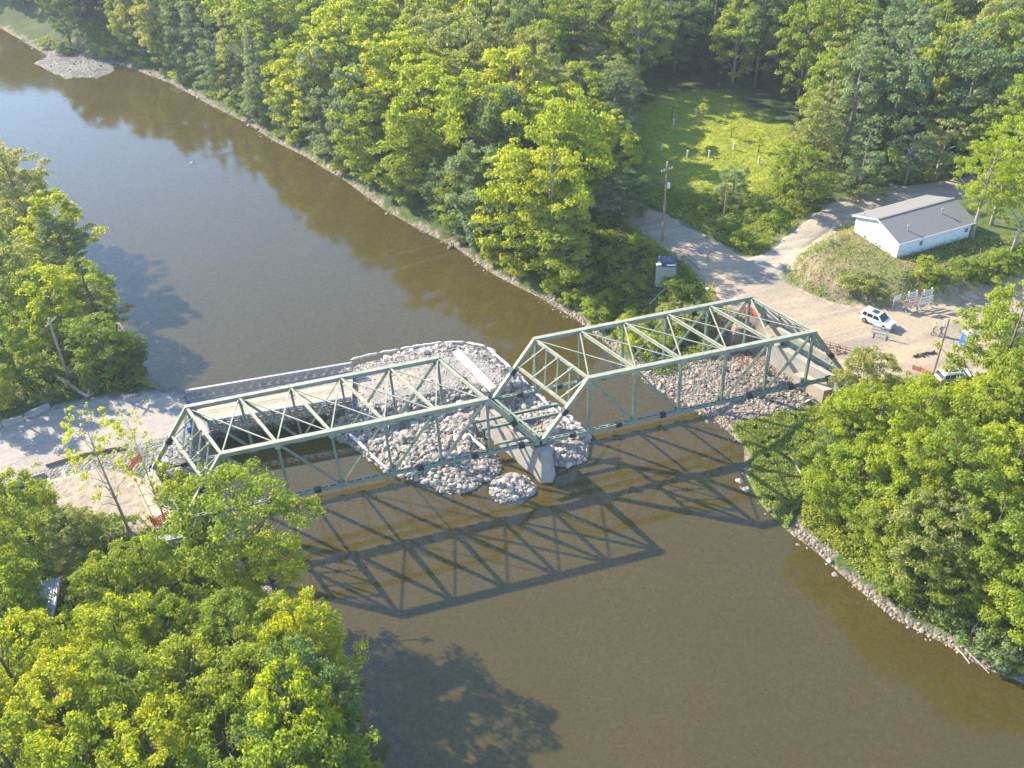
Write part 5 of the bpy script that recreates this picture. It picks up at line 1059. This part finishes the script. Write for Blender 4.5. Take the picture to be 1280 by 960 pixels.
# dead snags and saplings
for u,v,H,lab in [(772,135,7,'bare twiggy grey snag beside the bright stand at the clearing edge')]:
    q = at(u,v,12); z = Hs(q[0],q[1]); t = thing('dead_tree', lab, 'dead tree', (q[0],q[1],z)); b = MB(); c = Vector((q[0],q[1],z)); b.tube([c,c+Vector((.2,0,H*.5)),c+Vector((0,.2,H))],[.16,.1,.03],7); b.build('trunk', M['deadwood'], t); b = MB()
    for k in range(40): a_ = random.uniform(0,6.28); zz = random.uniform(.25,.95)*H; l = (1.1-zz/H)*2.2+.4; p = c+Vector((0,0,zz)); b.tube([p,p+Vector((math.cos(a_)*l*.5,math.sin(a_)*l*.5,l*.5)),p+Vector((math.cos(a_)*l*.8,math.sin(a_)*l*.8,l*1.1))],[.04,.03,.01],4)
    b.build('branches', M['deadwood'], t)
for u,v,H,lab in [(878,148,3.0,'small leafy sapling at the far edge of the bright clearing'),(948,190,3.2,'yellow-leaved sapling at the lower right of the clearing'),(914,172,2.6,'thin sapling right of the clearing middle'),(840,148,3.2,'thin sapling in the shaded left part of the clearing'),(1150,350,4.0,'young leafy sapling above the right barricade'),(1062,225,3.0,'young sapling by the driveway bend')]:
    q = atg(u,v); tree('sapling',q.x,q.y,q.z-.1,H,H*.28,'bright',lab,name='sapling',cat='sapling')
# bushes on slopes
rb = random.Random(5); bn = 0
zones = [([(735,400),(760,330),(800,300),(880,360),(900,385),(830,410),(780,420)],26,'mid','bushes on the bank between the river and the gravel road','green bush on the bank below the gravel road'),
 ([(975,330),(1010,322),(1050,345),(1120,350),(1130,380),(1040,370),(1000,355)],4,'olive','bushes on the bank below the white house','olive bush on the rough bank left of the barricades'),
 ([(1130,345),(1200,335),(1290,320),(1290,345),(1215,370),(1160,378)],20,'mid','bushes on the shaded bank right of the barricades','green bush on the shaded bank below the pale trunks'),
 ([(780,235),(850,250),(960,260),(1040,240),(985,285),(930,310),(870,280),(800,262)],13,'mid','bushes between the gravel road and the clearing','green bush on the slope between the road and the clearing'),
 ([(1000,545),(1010,525),(1050,510),(1060,560),(1040,620),(1010,600)],9,'mid','bushes above the grass tongue','bush at the back of the grass tongue under the near truss'),
 ([(20,500),(60,470),(150,430),(190,470),(150,490),(60,505)],10,'dark','bushes on the left bank by the road','dark bush on the left bank beside the fallen log'),
 ([(190,700),(280,700),(330,760),(250,780),(200,760)],10,'bright','bushes round the small grassy clearing','bright bush beside the small grassy clearing at lower left'),
 ([(745,425),(780,400),(860,395),(900,410),(850,440),(790,445)],16,'olive','bushes behind the far truss','yellowish bush on the bank seen through the far truss'),
 ([(1060,225),(1130,205),(1200,200),(1200,225),(1110,232)],9,'mid','bushes at the forest edge behind the house','low bush at the forest edge behind the white house')]
for poly,n,m_,grp,lab in zones:
    us = [p[0] for p in poly]; vs_ = [p[1] for p in poly]; k = 0
    while k < n:
        u, v = rb.uniform(min(us),max(us)), rb.uniform(min(vs_),max(vs_))
        if not inside(np.array([u]),np.array([v]),poly)[0]: continue
        k += 1; q = atg(u,v); 
        if sd_road(np.array([q.x]),np.array([q.y]))[0] > -1.2 or q.z < .4: continue
        s_ = rb.uniform(.55,1.15); tree('bush',q.x,q.y,q.z-.1,2.0*s_,1.5*s_,rb.choice([m_,m_,'mid']),lab,name='leafy_bush',cat='bush',group=grp)
for nm_, grp, lab, y0, y1, n in (('far','shrubs overhanging the forest shore','green shrub overhanging the stony waterline below the forest',14,205,64),('near','shrubs along the right shore','green shrub at the cobble waterline under the right bank trees',-46,-26,16)):
    P = np.array(RSHORE); seg = P[1:]-P[:-1]; L_ = np.hypot(*seg.T); cc = np.concatenate([[0],np.cumsum(L_)]); k = 0
    while k < n:
        u_ = rb.uniform(0,cc[-1]); i = min(int(np.searchsorted(cc,u_))-1,len(seg)-1); q = P[i]+seg[i]*(u_-cc[i])/L_[i]
        if not y0 < q[1] < y1: continue
        k += 1; x = q[0]+rb.uniform(1.6,3.6); y = q[1]+rb.uniform(0,1.6); s_ = rb.uniform(.6,1.5); tree('bush',x,y,max(.05,Hs(x,y))-.1,2.1*s_,1.5*s_,rb.choice(['mid','dark','blue','bright']),lab,name='leafy_bush',cat='bush',group=grp)
# ------------------------------------------------------------------ ground cover
RNG = np.random.default_rng(77)
def cover(name, label, poly, n, size, mat, h=.25, up=.8, excl=True):
    q = scatter(poly, n); k = q[:,2] > (.05 if name=='grass' else .25)
    if excl: k &= sd_road(q[:,0],q[:,1]) < -.5
    k &= vnoise(q[:,0]/1.3,q[:,1]/1.3,51)+.35*vnoise(q[:,0]*2,q[:,1]*2,55) > .38
    q = q[k]; m_ = len(q); q[:,2] += RNG.uniform(0,h,m_)*(.4+vnoise(q[:,0]/1.7,q[:,1]/1.7,61)*1.4)
    N = RNG.normal(size=(m_,3))*.7+np.array([0,0,up]); N /= np.linalg.norm(N,axis=1)[:,None]
    V, Fq = leafquads(q, N, size*RNG.uniform(.4,1.2,m_)); tint = np.repeat(np.clip(vnoise(q[:,0]/2.5,q[:,1]/2.5,71)+RNG.uniform(-.25,.25,m_),0,1),4)
    return tag(mesh_np(name, V, Fq, M[mat], attrs={'tint':tint}), label, name.replace('_',' '), kind='stuff')
ur = [(x,y) for x,y in RSHORE[2:26]]; ut = [(x,y) for x,y in RTOP[2:30]]
cover('undergrowth','low green undergrowth on the bank between river and gravel road', pp([(700,395),(740,300),(780,240),(860,300),(905,372),(890,395),(930,410),(860,440),(800,452),(750,425)],3.5), 30000, .17, 'mid', .6)
cover('undergrowth','low green undergrowth on the slope between road, clearing and driveway', pp([(765,240),(800,212),(860,240),(960,240),(1010,225),(1050,232),(985,290),(930,320),(860,285)],6.5), 26000, .17, 'mid', .5)
cover('undergrowth','rough brush and weeds on the mound in front of the house', pp([(972,325),(1010,290),(1060,270),(1120,325),(1200,305),(1300,300),(1300,345),(1215,371),(1130,386),(1040,374),(1000,358)],7.5), 12000, .14, 'olive', .45)
cover('undergrowth','green undergrowth covering the right bank under the trees', pp([(1000,560),(1010,505),(1060,485),(1200,500),(1300,480),(1330,860),(1230,800),(1130,740),(1030,670),(1005,640)],2.5), 60000, .18, 'mid', .9)
cover('undergrowth','green undergrowth on the lower left bank', pp([(-60,620),(90,660),(200,665),(230,690),(280,690),(330,760),(400,830),(430,960),(-60,990)],3.0), 50000, .18, 'mid', .7)
cover('undergrowth','green undergrowth on the left bank behind the road', pp([(-60,250),(90,260),(170,400),(195,480),(140,495),(60,500),(-60,540)],3.0), 30000, .2, 'mid', .8)
cover('grass','bright lush grass tongue below the near truss at the right shore', pp([(915,527),(960,522),(1010,512),(1030,560),(1010,610),(985,655),(950,628),(932,590),(945,570)],1.0), 34000, .15, 'grassb', .45, up=.1)
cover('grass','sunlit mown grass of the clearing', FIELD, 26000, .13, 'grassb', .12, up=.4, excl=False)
cover('grass','rough grass on the small clearing at the lower left', pp([(190,690),(280,690),(330,760),(260,790),(195,770)],3.0), 14000, .12, 'grassb', .3, up=.2)
cover('undergrowth','shrubby weeds along the forest shore', [(x+3*.8,y+1.5) for x,y in RSHORE[3:16]]+[(x,y) for x,y in reversed(RTOP[3:17])], 40000, .24, 'dark', .9)
# ------------------------------------------------------------------ air, sky, sun, camera
HAZE = 0.00017
if HAZE:
    b = MB(); b.prism([(-400,-300),(500,-300),(500,520),(-400,520)], -3.0, CAM[2]+14); hz_ = b.build('haze', M['white']); tag(hz_, 'pale thin haze in the air', 'haze', kind='stuff')
    m, t, out = nt('haze_air'); v = node(t,'ShaderNodeVolumePrincipled'); v.inputs['Color'].default_value=(.80,.90,1,1); v.inputs['Density'].default_value=HAZE; v.inputs['Anisotropy'].default_value=.2; t.links.new(v.outputs[0], out.inputs['Volume']); hz_.data.materials.clear(); hz_.data.materials.append(m)
sc = bpy.context.scene
w = bpy.data.worlds.new('World'); sc.world = w; w.use_nodes = True; t = w.node_tree; bg = t.nodes['Background']
sky = t.nodes.new('ShaderNodeTexSky'); sky.sky_type = 'NISHITA'; sky.sun_disc = False
el = math.atan2(1.0, math.hypot(SUN.x,SUN.y)); sky.sun_elevation = el; sky.sun_rotation = math.atan2(-SUN.x, -SUN.y); sky.air_density = 1.0; sky.dust_density = .1; sky.ozone_density = 3.0
t.links.new(sky.outputs[0], bg.inputs[0]); bg.inputs[1].default_value = .15
ld = bpy.data.lights.new('sun','SUN'); ld.energy = 4.6; ld.angle = math.radians(.5); ld.color = (1.0,.88,.68)
lo = bpy.data.objects.new('sun', ld); C.objects.link(lo); lo.rotation_euler = SUN.to_track_quat('-Z','Y').to_euler(); lo.location = (0,0,120)
cd = bpy.data.cameras.new('camera'); cd.sensor_width = 36; cd.lens = F/1280*36; cd.clip_start = .5; cd.clip_end = 8000
co = bpy.data.objects.new('camera', cd); C.objects.link(co); co.location = CAM; co.rotation_euler = ROT; sc.camera = co
sc.view_settings.view_transform = 'Standard'; sc.view_settings.look = 'None'; sc.view_settings.exposure = 2.0; sc.view_settings.gamma = 1
sc.render.engine = 'CYCLES'; sc.cycles.max_bounces = 6; sc.cycles.transparent_max_bounces = 8; sc.cycles.volume_bounces = 0; sc.cycles.diffuse_bounces = 3
